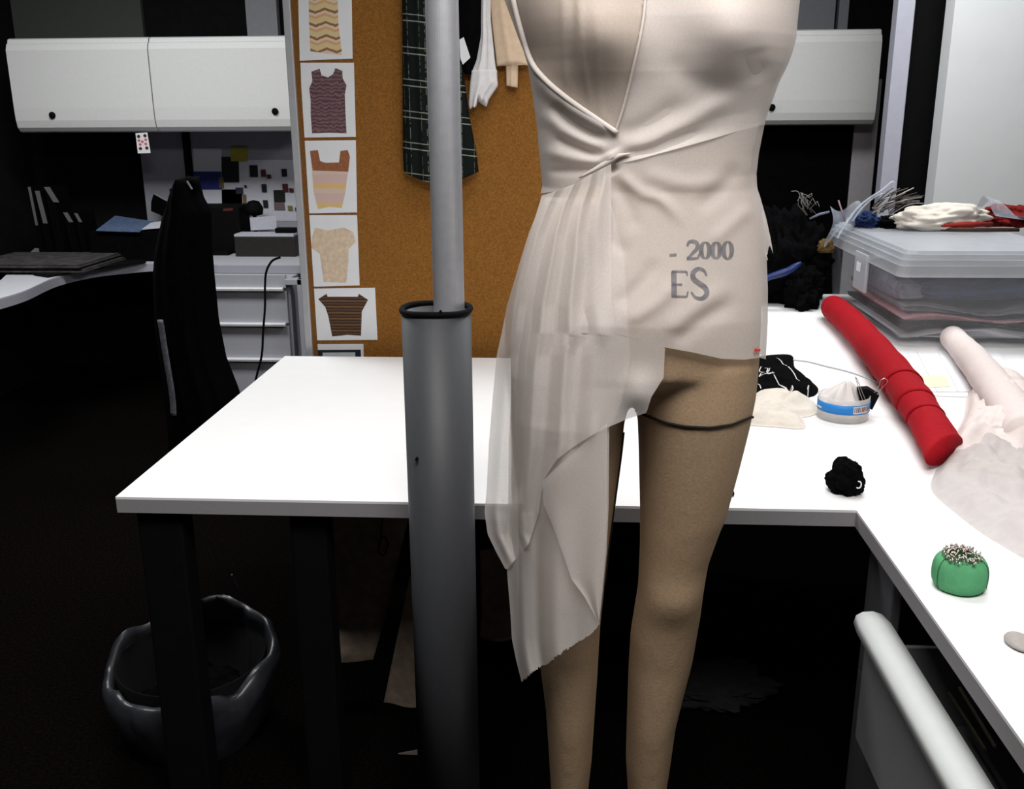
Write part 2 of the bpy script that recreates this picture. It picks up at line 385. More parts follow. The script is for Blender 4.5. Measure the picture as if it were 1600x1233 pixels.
# ---------------------------------------------------------------- garments hanging on the cork
def cloth_loft(L, R, Y, depth, y0, y1, n=28, rows=50, folds=(), back=.01, hem=None):
    """hanging cloth with a front and a back, from its left and right outline; folds = (u, amp, width)"""
    rings = []
    for i in range(rows):
        f = i/(rows-1); py = y0+(y1-y0)*f
        xl = ip(py, [p[1] for p in L], [p[0] for p in L]); xr = ip(py, [p[1] for p in R], [p[0] for p in R])
        ring = []
        for k in range(n):
            u = k/(n-1); tt = 2*u-1
            dy = -depth*math.sqrt(max(0, 1-tt*tt))
            for (fu, am, wd) in folds: dy -= am*(.35+.65*f)*math.exp(-((u-fu)/wd)**2)*(1-tt**6)
            h = (hem(u) if hem else 0)*f
            p = ony(xl+(xr-xl)*u, py+h, Y); ring.append((p[0], p[1]+dy, p[2]))
        for k in range(n-2, 0, -1):
            u = k/(n-1); h = (hem(u) if hem else 0)*f
            p = ony(xl+(xr-xl)*u, py+h, Y); ring.append((p[0], p[1]+back*math.sqrt(max(0, 1-(2*u-1)**2)), p[2]))
        rings.append(ring)
    return MB().loft(rings, True, True)
PLAID = plaid('dark_plaid', (.006, .009, .008), (.22, .24, .20))
tag(obj('plaid_skirt', cloth_loft([(628, -40), (628.5, 34), (629.6, 240), (632, 285)], [(705, -40), (715, 43), (733, 179), (744, 236), (750, 285)], 2.92, .022, -40, 268, 60, 50,
    [(.12, .006, .06), (.3, .008, .05), (.55, .006, .05), (.75, .009, .06), (.92, .006, .05)], .02, hem=lambda u: 18*math.sin(math.pi*u)), PLAID, smooth=True),
    'black plaid garment with thin white check hanging behind the grey pole', 'garment')
t = thing('black_garment', 'plain black garment with a white tag hanging between plaid skirt and white sleeve', 'garment', ony(745, 60, 2.92))
obj('cloth', cloth_loft([(712, -40), (714, 40), (718, 100), (728, 118)], [(760, -40), (768, 33), (756, 66), (747, 95), (738, 118)], 2.925, .012, -40, 116, 24, 30, [(.4, .006, .1), (.8, .005, .08)], .012), BLACKF, t, smooth=True)
obj('white_tag', MB().slab([ony(x, y, 2.9) for x, y in ((718, 62), (724.5, 58), (735, 90), (723, 101), (719, 90))], (0, .001, 0)), PAPER, t, label='small white paper tag')
def sleeve_hem(u): return 10*math.sin(7*u)+4*math.sin(19*u)
t = thing('white_sleeve_garment', 'white cotton garment with ragged sleeve hanging high on the cork board', 'garment', ony(757, 80, 2.92))
obj('sleeve', cloth_loft([(752, -40), (751, 31), (750, 61), (744, 95), (737, 111)], [(768, -40), (767, 31), (774, 99.5), (778, 122)], 2.92, .014, -40, 118, 30, 40, [(.3, .007, .08), (.7, .006, .08)], .012), WHITEC, t, smooth=True)
obj('torn_cuff', cloth_loft([(737, 108), (734, 130), (732, 163)], [(777, 118), (778.5, 131), (764, 150), (758, 166)], 2.915, .016, 110, 160, 30, 24, [(.35, .008, .1), (.75, .007, .1)], .008, sleeve_hem), WHITEC, t, smooth=True, label='ragged loose cuff')
t = thing('peach_sleeve_garment', 'peach cotton garment with short sleeve hanging beside the dress form', 'garment', ony(795, 70, 2.92))
obj('sleeve', cloth_loft([(764, -40), (767.6, 31), (776, 104.5)], [(800, -40), (812, 31), (830, 104.5)], 2.925, .02, -40, 104, 30, 30, [(.4, .005, .1)], .014, lambda u: -5*math.sin(math.pi*u)), PEACH, t, smooth=True)
obj('strap', cloth_loft([(790, 98), (791, 134)], [(810, 98), (809, 137)], 2.925, .008, 98, 134, 16, 12, [(.5, .006, .12)], .004, lambda u: 3*u), PEACH, t, smooth=True, label='hanging end of the peach cuff')

# ---------------------------------------------------------------- dress form (mannequin)
YM = 1.30
def zx(table):
    P = [ony(x, y, YM) for x, y in table]; return np.array(sorted((p[2], p[0]) for p in P))
bl = zx([(795, 0), (808, 35), (817, 60), (825, 80), (831, 100), (836, 130), (839, 150), (843, 180), (846, 200), (849, 240), (852, 270), (854, 290), (846, 320), (838, 345), (824, 400), (813, 445), (806, 488), (803, 540), (804, 610), (806, 650)])
br = zx([(1240, 0), (1236, 35), (1234, 60), (1229, 80), (1222, 100), (1207, 130), (1200, 150), (1189, 180), (1184, 200), (1174, 240), (1169, 270), (1170, 290), (1176, 320), (1181, 360), (1185, 400), (1187, 450), (1187, 500), (1184, 560), (1178, 611), (1172, 650)])
zb = [.9, 1.0, 1.06, 1.13, 1.20, 1.28, 1.36, 1.44, 1.50, 1.56, 1.62, 1.70]
bb = [.10, .104, .108, .112, .112, .098, .086, .092, .098, .098, .092, .07]
def sec(z):
    xl = ip(z, bl[:, 0], bl[:, 1]); xr = ip(z, br[:, 0], br[:, 1]); return (xl+xr)/2, (xr-xl)/2, ip(z, zb, bb)
NE = 2.3
def bust(x, z, cx):
    s = 0
    for sx in (-1, 1):
        dz = (z-1.545); wz = .06 if dz > 0 else .052
        s += .040*math.exp(-((x-cx-sx*.077)/.052)**2-(dz/wz)**2)
    return s
def body_pt(th, z, off=0.):
    cx, a, b = sec(z); a += off; b += off
    c, s = math.cos(th), math.sin(th)
    x = cx+a*math.copysign(abs(c)**(2/NE), c); y = YM+b*math.copysign(abs(s)**(2/NE), s)
    if s < 0:
        y -= bust(x, z, cx)*min(1, -s*1.5)
        # soft belly, slight hollow at the centre of the ribs
        y -= .008*math.exp(-((x-cx)/.07)**2-((z-1.22)/.07)**2)
    return x, y, z
def front_y(x, z, off=0.):
    cx, a, b = sec(z); a += off; b += off; tt = min(.9999, abs((x-cx)/a))
    y = YM-b*(1-tt**NE)**(1/NE); sn = (1-tt**NE)**(1/2.)
    y -= bust(x, z, cx)*min(1, sn*1.5)+.008*math.exp(-((x-cx)/.07)**2-((z-1.22)/.07)**2)
    return y

man = thing('dress_form', 'tan linen full body dress form with legs wearing a sheer muslin drape', 'mannequin', (.1, YM, 0))
mb = MB(); rings = []
NS = 48
for z in np.linspace(1.125, 1.66, 60):
    rings.append([body_pt(2*math.pi*k/NS, z) for k in range(NS)])
top = [(1.70, .16, .07), (1.735, .13, .06), (1.76, .075, .05), (1.79, .05, .048), (1.86, .048, .048), (1.88, .046, .046)]
cx0 = sec(1.66)[0]
for z, a, b in top: rings.append([(cx0+a*math.cos(2*math.pi*k/NS), YM+.01+b*math.sin(2*math.pi*k/NS), z) for k in range(NS)])
# round bottom of the torso
bot = []
for f, z in ((.55, 1.10), (.8, 1.108)):
    bot.append([((p[0]-cx0)*f+cx0, (p[1]-YM)*f+YM, z) for p in rings[0]])
mb.loft(bot+rings)
LL = [(805, 488), (803, 560), (808, 620), (812, 692), (819, 790), (830, 850), (837, 900), (838, 930), (838, 990), (844, 1051), (852, 1114), (857.5, 1200), (862, 1280), (868, 1360)]
LR = [(990, 520), (988, 580), (984, 625), (976, 653), (971, 700), (959, 790), (951, 853), (944, 920), (941, 950), (938, 984), (934, 1060), (925, 1200), (916, 1280), (906, 1360)]
RL = [(986, 520), (988, 580), (991, 620), (996, 650), (998, 700), (1000, 790), (1000, 853), (997, 917), (986, 991), (982.5, 1058), (981, 1120), (979, 1200), (984, 1280), (990, 1360)]
RR = [(1187, 488), (1184, 560), (1179, 611), (1169, 660), (1153, 725), (1133, 800), (1124, 820), (1106, 872), (1098, 920), (1094, 962), (1083, 1036), (1068, 1096), (1057, 1144), (1050, 1200), (1038, 1280), (1028, 1360)]
zd = [.2, .3, .42, .55, .66, .78, .9, 1.0, 1.06, 1.2]
bd = [.034, .037, .046, .056, .054, .058, .078, .092, .1, .1]
yc = [.03, .03, .025, .02, .012, 0, 0, 0, 0, 0]
def leg_tab(A, B):
    a, b = zx(A), zx(B); return a, b
def leg_sec(tab, z):
    a, b = tab; xl, xr = ip(z, a[:, 0], a[:, 1]), ip(z, b[:, 0], b[:, 1]); return (xl+xr)/2, (xr-xl)/2, ip(z, zd, bd), YM+ip(z, zd, yc)
TL, TR = leg_tab(LL, LR), leg_tab(RL, RR)
def leg_pt(tab, th, z, off=0.):
    cx, a, b, cy = leg_sec(tab, z); c, s = math.cos(th), math.sin(th); n = 2.15
    y = cy+(b+off)*math.copysign(abs(s)**(2/n), s)
    if s < 0 and .70 < z < .86: y -= .008*math.exp(-((z-.785)/.03)**2)*(-s)        # kneecap
    return cx+(a+off)*math.copysign(abs(c)**(2/n), c), y, z
for tab in (TL, TR):
    rg = [[leg_pt(tab, 2*math.pi*k/NS, z) for k in range(NS)] for z in np.linspace(.30, 1.14, 80)]
    cx, a, b, cy = leg_sec(tab, .30)
    foot = [(.26, -.0, .032, .045), (.225, -.02, .034, .075), (.20, -.045, .037, .11), (.185, -.05, .036, .115), (.18, -.05, .03, .105)]
    lo = [[(cx+fa*math.cos(2*math.pi*k/NS)*(1+.15*max(0, -math.sin(2*math.pi*k/NS))), cy+dy+fb*math.sin(2*math.pi*k/NS), z) for k in range(NS)] for z, dy, fa, fb in reversed(foot)]
    mb.loft(lo+rg)
body = obj('body', mb, SKIN, man, smooth=True)
rm = body.modifiers.new('remesh', 'REMESH'); rm.mode = 'VOXEL'; rm.voxel_size = .0055; rm.use_smooth_shade = True
sm = body.modifiers.new('smooth', 'SMOOTH'); sm.factor = .5; sm.iterations = 8
# seam tape round the right thigh, inseam tape of the left leg
pts = []
for k in range(41):
    th = math.pi*(1+k/40); best = None
    tx = .5-.5*math.cos(math.pi*k/40)
    p0 = leg_pt(TR, th, .99, .001)
    pxy = 996+(1170-996)*(tx)
    py = ip(pxy, [996, 1005, 1040, 1070, 1110, 1145, 1172], [644, 648, 661, 667, 669, 664, 653])
    z = ony(pxy, py, p0[1])[2]
    for _ in range(3):
        p0 = leg_pt(TR, th, z, .001); X_, Y_ = proj(p0); z += (Y_-ip(X_, [990, 1005, 1040, 1070, 1110, 1145, 1175], [640, 648, 661, 667, 669, 664, 652]))*.0009
    pts.append(leg_pt(TR, th, z, .0006))
obj('thigh_tape', MB().tube(pts, .0019, 8), TAPE, man, smooth=True, label='thin black tape round the right thigh')
pts = [leg_pt(TL, math.radians(-12), z, .0006) for z in np.linspace(.79, 1.03, 20)]
obj('inseam_tape', MB().tube(pts, .0016, 6), TAPE, man, smooth=True, label='thin black tape down the inner left leg')
obj('neck_cap', MB().lathe([(.047, 1.878), (.045, 1.888), (.02, 1.894)], (cx0, YM+.01), 32), BLACK, man)
obj('stand_base', MB().lathe([(.21, 0), (.21, .012), (.19, .02), (.03, .026)], (.14, YM+.02), 48), GREYM, man)
cxr, _, _, cyr = leg_sec(TR, .30)
obj('stand_rod', MB().tube([(cxr, cyr, .02), (cxr, cyr, .24)], .011, 16), STEEL, man)

# ---------------------------------------------------------------- muslin dress draped on the form
dress = thing('muslin_dress', 'sheer off-white muslin dress draped and twisted at the waist of the dress form', 'dress', (.1, YM, .60))
def dist_poly(X, Y, pts):
    d = np.full(X.shape, 1e9); s = np.zeros(X.shape); P = np.array(polyline(pts, 30))
    for k, ((x0, y0), (x1, y1)) in enumerate(zip(P[:-1], P[1:])):
        dx, dy = x1-x0, y1-y0; L2 = dx*dx+dy*dy+1e-9; tt = np.clip(((X-x0)*dx+(Y-y0)*dy)/L2, 0, 1)
        q = np.hypot(X-x0-tt*dx, Y-y0-tt*dy); s = np.where(q < d, (k+tt)/29, s); d = np.minimum(d, q)
    return d, s
def inpoly(x, y, poly):
    c = False; n = len(poly); j = n-1
    for i in range(n):
        xi, yi = poly[i]; xj, yj = poly[j]
        if (yi > y) != (yj > y) and x < (xj-xi)*(y-yi)/(yj-yi)+xi: c = not c
        j = i
    return c
STROKES = [  # (polyline, height in mm, half width in px): ridges and grooves of the draped cloth
    ([(826, 110), (870, 156), (930, 194), (966, 212)], 4.5, 12),
    ([(862, 160), (885, 184), (922, 207), (962, 223)], -4.5, 9),
    ([(846, 175), (880, 204), (920, 224), (958, 234)], 4.0, 11),
    ([(868, 214), (889, 225), (922, 238), (950, 246)], -3.5, 8),
    ([(850, 235), (890, 246), (925, 252), (950, 254)], 3.5, 10),
    ([(852, 268), (890, 268), (925, 262), (948, 257)], -2.0, 7),
    ([(966, 214), (1000, 204), (1040, 178), (1075, 150)], -2.5, 16),
    ([(966, 225), (1010, 222), (1060, 200), (1120, 165), (1180, 140)], 4.0, 16),
    ([(966, 244), (1016, 235), (1050, 220), (1110, 196)], -4.0, 9),
    ([(966, 250), (1030, 246), (1100, 228), (1172, 205)], 3.0, 13),
    ([(1175, 75), (1180, 100), (1195, 130)], -3.0, 20),
    ([(950, 238), (958, 252)], 5.0, 16),
    ([(1035, 95), (1100, 130), (1180, 160)], -1.5, 20)]
def sculpt(P, strokes, push=1.):
    P = np.array(P, float); sh = P.shape; Q = P.reshape(-1, 3); X, Y = proj(Q); d = np.zeros(len(Q))
    for pl, h, wd in strokes:
        q, s = dist_poly(X, Y, pl)
        e = np.minimum(1, (1-s)*3)*np.minimum(1, .25+s*4); d += 1.5*h*.001*e*e*(3-2*e)*np.exp(-(q/wd)**2)
    out = Q-EYE; out /= np.linalg.norm(out, axis=1)[:, None]
    wgt = np.clip((YM+.03-Q[:, 1])/.03, 0, 1)
    Q = Q.copy(); Q[:, 1] -= d*wgt*push
    return Q.reshape(sh)
VNECK = [(770, -400), (795, -60), (812, 35), (828, 90), (850, 122), (885, 152), (930, 184), (962, 206), (975, 170), (990, 105), (1005, 30), (1012, -60), (1040, -400)]
NT, NR = 240, 150
def zpx(py): return ony(1000, py, YM)[2]
def bodice_bottom(th):
    x = body_pt(th, 1.36)[0]; px = 1000+(x-.086)*1514/1.36
    if math.sin(th) > .1: return zpx(300)
    return zpx(ip(px, [850, 900, 945, 1000, 1050, 1110, 1172], [306, 288, 258, 242, 226, 206, 190]))
def bodice(off, strokes, mask):
    G = []
    for i in range(NR+1):
        row = []
        for j in range(NT+1):
            th = 2*math.pi*j/NT; z1 = bodice_bottom(th); z = 1.66+(z1-1.66)*i/NR
            row.append(body_pt(th, z, off))
        G.append(row)
    G = sculpt(G, strokes)
    mk = None
    if mask:
        X, Y = proj(G.reshape(-1, 3)); X = X.reshape(NR+1, NT+1); Y = Y.reshape(NR+1, NT+1); mk = np.ones((NR, NT), bool)
        for i in range(NR):
            for j in range(NT):
                if G[i, j, 1] < YM and inpoly((X[i, j]+X[i+1, j+1])/2, (Y[i, j]+Y[i+1, j+1])/2, VNECK): mk[i, j] = False
    return MB().grid(G, 0, mk)
GATHER = [([(878, -40), (881, 90), (890, 170)], 1.6, 4), ([(905, -40), (909, 85), (927, 190)], 2.0, 4), ([(893, -40), (898, 175)], -1.5, 5), ([(930, -40), (936, 150), (950, 200)], 1.0, 5)]
obj('bodice_lining', bodice(.0025, GATHER, False), MUSLIN1, dress, smooth=True, label='single sheer layer under the wrap')
obj('bodice_wrap', bodice(.0055, STROKES, True), MUSLIN, dress, smooth=True, label='wrapped muslin bodice with folds running to the twist')
def on_front(px, py, off):
    p = ony(px, py, YM-.1)
    for _ in range(6): p = ony(px, py, front_y(p[0], p[2], off))
    return p
lft = polyline([(797, -20), (810, 35), (828, 92), (850, 123), (886, 154), (930, 185), (964, 208)], 40)
obj('neckline_roll', MB().tube([on_front(x, y, .007) for x, y in lft], [.0036]*40, 10), MUSROLL, dress, smooth=True)
rgt = polyline([(1010, -20), (1004, 38), (990, 105), (975, 165), (962, 206)], 30)
obj('neckline_roll', MB().tube([on_front(x, y, .0065) for x, y in rgt], [.0018]*30, 8), MUSROLL, dress, smooth=True)
kn = polyline([(905, 278), (935, 262), (952, 252), (966, 244), (985, 240)], 16)
obj('twist_knot', MB().tube([on_front(x, y, .008) for x, y in kn], [.0008+.0032*math.sin(math.pi*k/15) for k in range(16)], 12), MUSROLL, dress, smooth=True)

# right front panel with the printed stamp: from the twist round the right hip
DL = [(952, 236), (946, 262), (930, 340), (915, 423), (899, 522)]
HEMX, HEMY = [899, 967, 1039, 1084, 1130, 1165, 1188, 1215], [520, 523, 543, 551, 561, 562, 559, 556]
def panel_pt(px, py, off):
    """point of the cloth seen at this place, lying on the hips"""
    p = ony(px, py, YM-.1)
    for _ in range(5):
        z = max(p[2], 1.05); p = ony(px, py, front_y(p[0], z, off))
    return p
DS = [([(965, 268), (1000, 300), (1035, 314), (1075, 360)], 3, 10), ([(950, 275), (985, 330), (990, 370)], -1.6, 11), ([(935, 345), (962, 382), (990, 400)], -1.3, 11),
      ([(1052, 536), (1100, 500), (1162, 463)], -2.4, 14), ([(1040, 520), (1090, 480), (1150, 440)], 2.2, 15), ([(960, 480), (1005, 440), (1030, 400)], -2, 12), ([(975, 505), (1030, 470), (1060, 430)], 2.5, 12),
      ([(1090, 330), (1130, 290), (1160, 250)], -2, 14), ([(1110, 380), (1150, 345), (1180, 320)], 2, 12), ([(1000, 270), (1080, 290), (1150, 275)], 2, 14), ([(955, 262), (962, 272)], -4, 7)]
def right_x(py): return ip(py, [160, 200, 236, 270, 300, 340, 400, 450, 500, 560], [1197, 1185, 1176, 1172, 1174, 1181, 1187, 1191, 1191, 1188])
G = []
nv, nu = 110, 120
for i in range(nv+1):
    v = i/nv; row = []
    for j in range(nu+1):
        u = j/nu
        # front part as far as the right side, then on round the back
        py0 = 236+(540-236)*v
        xl = ip(py0, [p[1] for p in DL], [p[0] for p in DL]); xr = right_x(py0)
        if u <= .78:
            s = u/.78; px = xl+(xr-xl)*math.sin(s*math.pi/2)**1.0
            hem = ip(px, HEMX, HEMY); tp = ip(px, [950, 1000, 1050, 1110, 1172], [238, 222, 206, 186, 168]); py = tp+(hem-tp)*v
            xl2 = ip(py, [p[1] for p in DL], [p[0] for p in DL]); xr2 = right_x(py); px = xl2+(xr2-xl2)*math.sin(s*math.pi/2)
            z = ony(px, py, YM)[2]; off = .0045+.0045*min(1, v*4)
            cx, a, b = sec(max(z, 1.05))
            p = panel_pt(px, py, off) if s < .97 else np.array([cx+a+off, YM-.01*(1-s)/.03, z])
        else:
            s = (u-.78)/.22; z = ony(xr, 168+(559-168)*v, YM)[2]; cx, a, b = sec(max(z, 1.05)); off = .0045+.0045*min(1, v*4)
            th = s*math.pi*.75; p = np.array([cx+(a+off)*math.cos(th), YM+(b+off)*math.sin(th), z])
        row.append(p)
    G.append(row)
G = sculpt(G, DS)
obj('stamped_panel', MB().grid(G), MUSLIN, dress, smooth=True, label='short front panel with faded grey stamp, wrapped round the right hip')
# side flap on the right hip with a torn point
SL = [(1172, 268), (1176, 320), (1181, 360), (1184, 400)]
SR = [(1173, 268), (1187, 305), (1197, 340), (1204, 372), (1209, 402)]
G = []
for i in range(31):
    v = i/30; row = []
    for j in range(9):
        u = j/8; py = 268+v*(100+34*u-14*math.sin(u*9)) if u > .2 else 268+v*122
        px = ip(py, [p[1] for p in SL], [p[0] for p in SL])*(1-u)+ip(py, [p[1] for p in SR], [p[0] for p in SR])*u
        row.append(ony(px, py, YM+.004+.02*u+.006*math.sin(v*6)))
    G.append(row)
obj('side_flap', MB().grid(G), MUSLIN, dress, smooth=True, label='torn pointed flap at the right hip')
G = [[ony(1176+v*14+u*(16-6*v), 385+v*(12+18*u)-u*8, YM-.012-.008*u*v) for u in np.linspace(0, 1, 6)] for v in np.linspace(0, 1, 9)]
obj('side_flap', MB().grid(G), MUSROLL, dress, smooth=True, label='small white torn corner at the right hip')

# left pleated panels: A lower layer, B upper layer, C inner flap
def sheet(Lx, Rx, y0, y1, yfun, n=90, rows=130, top=None, hem=None):
    G = []
    for i in range(rows+1):
        v = i/rows; row = []
        for j in range(n+1):
            u = j/n
            for_y = (top(u) if top else y0); to_y = (hem(u) if hem else y1)
            py = for_y+(to_y-for_y)*v
            xl = ip(py, [p[1] for p in Lx], [p[0] for p in Lx]); xr = ip(py, [p[1] for p in Rx], [p[0] for p in Rx])
            px = xl+(xr-xl)*u
            row.append(ony(px, py, yfun(px, py, u, v)))
        G.append(row)
    return MB().grid(G)
def base_y(px, py, off):
    """front of hips, then hanging straight down in front of the left leg"""
    y = YM-.1
    for _ in range(3):
        x, _y, zc = ony(px, py, y); zz_ = max(zc, 1.12); cx, a, b = sec(zz_)
        xe = max(x, cx-a*.95); p_ = front_y(xe, zz_)+.9*(xe-x)
        cl, al, bl_, cyl = leg_sec(TL, min(zc, 1.12)); q = (x-cl)/(al*1.12)
        lf = cyl-bl_*math.sqrt(max(0, 1-q*q))-.006 if abs(q) < 1 else 9.
        k = .015; h = max(0, min(1, .5+.5*(p_-lf)/k)); y = p_*(1-h)+lf*h-k*h*(1-h)-off if lf < 8 else p_-off
    return y
def pleat(u, v, ks, am): return sum(am*(.3+.7*v)*h*math.exp(-((u-k)/wd)**2) for k, h, wd in ks)
AL = [(852, 308), (838, 350), (818, 400), (805, 488), (801, 579), (795, 692), (794, 790), (792, 890), (797, 950), (800, 1000), (806, 1030), (815, 1066)]
AR = [(952, 308), (975, 400), (985, 560), (968, 640), (952, 668), (951, 790), (948, 860), (941, 930), (937, 966), (936, 1066)]
random.seed(3)
fray = [random.uniform(-2.2, 2.2) for _ in range(200)]
obj('lower_layer', sheet(AL, AR, 309, 1066, lambda px, py, u, v: base_y(px, py, .004)-pleat(u, v, [(.12, 1, .07), (.3, -.6, .06), (.5, .8, .1), (.75, -.5, .1)], .008*min(1, v*2.2)), n=120,
    hem=lambda u: ip(u, [0, .2, .4, .6, .8, .9, 1], [1066, 1047, 1034, 1016, 1000, 992, 976])+fray[int(u*150)]), MUSLIN, dress, smooth=True, label='long under layer ending in a pointed frayed hem')
BL = [(866, 288), (847, 304), (843, 318), (836, 340), (826, 365), (812, 410), (792, 478), (784, 520), (776, 556), (770, 620), (764, 692), (760, 770), (757, 800), (762, 835), (775, 862), (790, 890)]
BR = [(955, 255), (955, 470), (960, 522), (1039, 542), (1037, 590), (1018, 620), (1010, 645), (980, 655), (940, 672), (905, 692), (870, 718), (852, 745), (846, 770), (842, 800), (826, 850), (792, 890)]
PL = [(.1, 1, .04), (.22, -.8, .05), (.34, 1, .04), (.47, -.8, .05), (.6, 1, .045), (.72, -.6, .05), (.85, .6, .06)]
PLX = [(886, 250), (866, 285), (845, 320)]+BL[3:]
obj('pleated_panel', sheet(BL, BR, 288, 889, lambda px, py, u, v: base_y(px, py, .009)-pleat((px-ip(py, [p[1] for p in PLX], [p[0] for p in PLX]))/ip(py, [250, 290, 400, 520, 700, 890], [72, 95, 140, 178, 185, 150]), ip(v, [0, .12, .4, .75, 1], [0, .5, 1, .7, .3]), PL, .0075)-(.012*math.exp(-((px-1000)/28)**2-((py-615)/30)**2)), n=150, rows=200,
    top=lambda u: ip(u, [0, .3, .6, 1], [306, 290, 274, 256])), MUSLIN, dress, smooth=True, label='pleated upper panel fanning from waist to left hip')
CL = [(847, 752), (850, 790), (863, 820), (882, 872), (893, 905), (913, 932), (925, 954), (935, 972)]
CR = [(949, 752), (949, 800), (946, 860), (940, 930), (937, 973)]
obj('inner_flap', sheet(CL, CR, 752, 972, lambda px, py, u, v: base_y(px, py, .012)-.003*math.sin(6*u+4*v), n=50, rows=70, top=lambda u: 752-95*u**1.0*(1-.05*u)), MUSLIN1, dress, smooth=True, label='folded inner flap beside the left knee')
# cloth running on round the left side to the back
G = []
for i in range(41):
    v = i/40; row = []
    for j in range(25):
        py = 304+v*470; z = ony(820, py, YM)[2]; cx, a, b = sec(max(z, 1.12)); th = -.22*math.pi+j/24*.56*math.pi
        e = .003+.004*math.sin(j*1.3)*min(1, v*2)
        row.append((cx-(a+e)*math.copysign(abs(math.cos(th))**(2/NE), math.cos(th)), YM+(b+e)*math.copysign(abs(math.sin(th))**(2/NE), math.sin(th)), z))
    G.append(row)
obj('back_panel', MB().grid(G), MUSLIN, dress, smooth=True)

# faded stamp: 2000 / ES, printed on the panel
def stroke_glyph(mb, pts, wd, off, n=20):
    P = polyline(pts, n) if len(pts) > 2 else [np.array(pts[0], float)+(np.array(pts[1], float)-np.array(pts[0], float))*k/7 for k in range(8)]
    m_ = len(P); A, B = [], []
    for k, p in enumerate(P):
        tn = P[min(k+1, m_-1)]-P[max(k-1, 0)]; tn = tn/np.linalg.norm(tn); nn = np.array([-tn[1], tn[0]])
        wk = (wd(k/(m_-1)) if callable(wd) else wd)/2
        A.append(p+nn*wk); B.append(p-nn*wk)
    rows = [[stamp_pt(*a, off), stamp_pt(*b, off)] for a, b in zip(A, B)]
    mb.grid(rows)
Gd = np.array(G)
def stamp_pt(px, py, off):
    p = panel_pt(px, py, .009+off); q = sculpt([p], DS)[0]; return q
st = MB()
def glyph_O(mb, cx, cy, w_, h_):
    pts = [(cx+w_/2*math.cos(a), cy+h_/2*math.sin(a)) for a in np.linspace(-math.pi/2, 1.5*math.pi, 25)]
    stroke_glyph(mb, pts, lambda f: 2.4+5*abs(math.sin(math.pi*2*f)), .0005, 40)
stroke_glyph(st, [(1046, 399), (1057, 398)], 4.6, .0005)
stroke_glyph(st, [(1074, 385), (1076, 379), (1082, 377), (1089, 380), (1089, 388), (1082, 396), (1074, 404)], lambda f: 3.2+3.4*math.sin(math.pi*f), .0005)
stroke_glyph(st, [(1073, 404), (1081, 404), (1090, 403), (1092, 397)], lambda f: 5.5-2.8*f, .0005)
glyph_O(st, 1102, 391, 13, 25); glyph_O(st, 1119, 391, 12, 25); glyph_O(st, 1137, 391, 13, 27)
stroke_glyph(st, [(1053, 424), (1053, 464)], 8.5, .0005)
for y0, x1 in ((424, 1073), (444, 1066), (463, 1073)): stroke_glyph(st, [(1050, y0), (x1, y0+.6)], 3.6, .0006)
stroke_glyph(st, [(1073, 424), (1074, 431)], 2.6, .0005); stroke_glyph(st, [(1073, 464), (1075, 455)], 2.8, .0005)
stroke_glyph(st, [(1104, 431), (1100, 423), (1091, 420), (1083, 426), (1084, 436), (1093, 443), (1102, 450), (1104, 459), (1096, 466), (1086, 464), (1080, 456)], lambda f: 3.2+5.4*math.sin(math.pi*f), .0005, 34)
obj('stamp_print', st, INK, dress, label='faded grey printed numbers and letters')
ar = MB().slab([on_front(x, y, .011) for x, y in ((1178, 547), (1182, 543), (1182, 545.5), (1188, 545), (1188, 549), (1182, 549), (1182, 552))], (0, -.001, 0))
obj('red_marker', ar, mat('red_sticker', (.6, .02, .02), .6), dress, label='tiny red arrow marker at the hem')

# ---------------------------------------------------------------- things on the white table, right side
def cloth_on(z, px, py): return onz(px, py, z)
# red fabric roll
A = onz(1296, 478, TZ+.045); B = onz(1478, 700, TZ+.045)
ax = polyline([onz(1297, 476, TZ+.045), onz(1334, 510, TZ+.046), onz(1392, 578, TZ+.047), onz(1438, 642, TZ+.046), onz(1476, 704, TZ+.036)], 70)
rings = []; prev = None
for k, p in enumerate(ax):
    f = k/69; tn = ax[min(k+1, 69)]-ax[max(k-1, 0)]; tn /= np.linalg.norm(tn); sd = np.array([tn[1], -tn[0], 0]); sd /= np.linalg.norm(sd); upv = np.cross(sd, tn); upv = upv if upv[2] > 0 else -upv
    r = .043-.006*max(0, min(1, (f-.52)*8))+.002*math.sin(9*f)+.0022*nz3(p, 25)+(.010*(f-.7) if f > .7 else 0)
    r *= min(1, .35+.65*math.sqrt(min(1, f/.035)))
    e_ = max(0, f-.86)/.14
    rings.append([p+sd*r*(1+.15*e_)*math.cos(a)+upv*(r*math.sin(a))*(1-.30*e_)+tn*(.055*math.cos(a)*e_**2) for a in np.linspace(0, 2*math.pi, 33)[:-1]])
t = thing('red_fabric_roll', 'long roll of red fabric lying across the table beside the clear storage box', 'fabric roll', (ax[35][0], ax[35][1], TZ))
obj('roll', MB().loft(rings), RED, t, smooth=True)
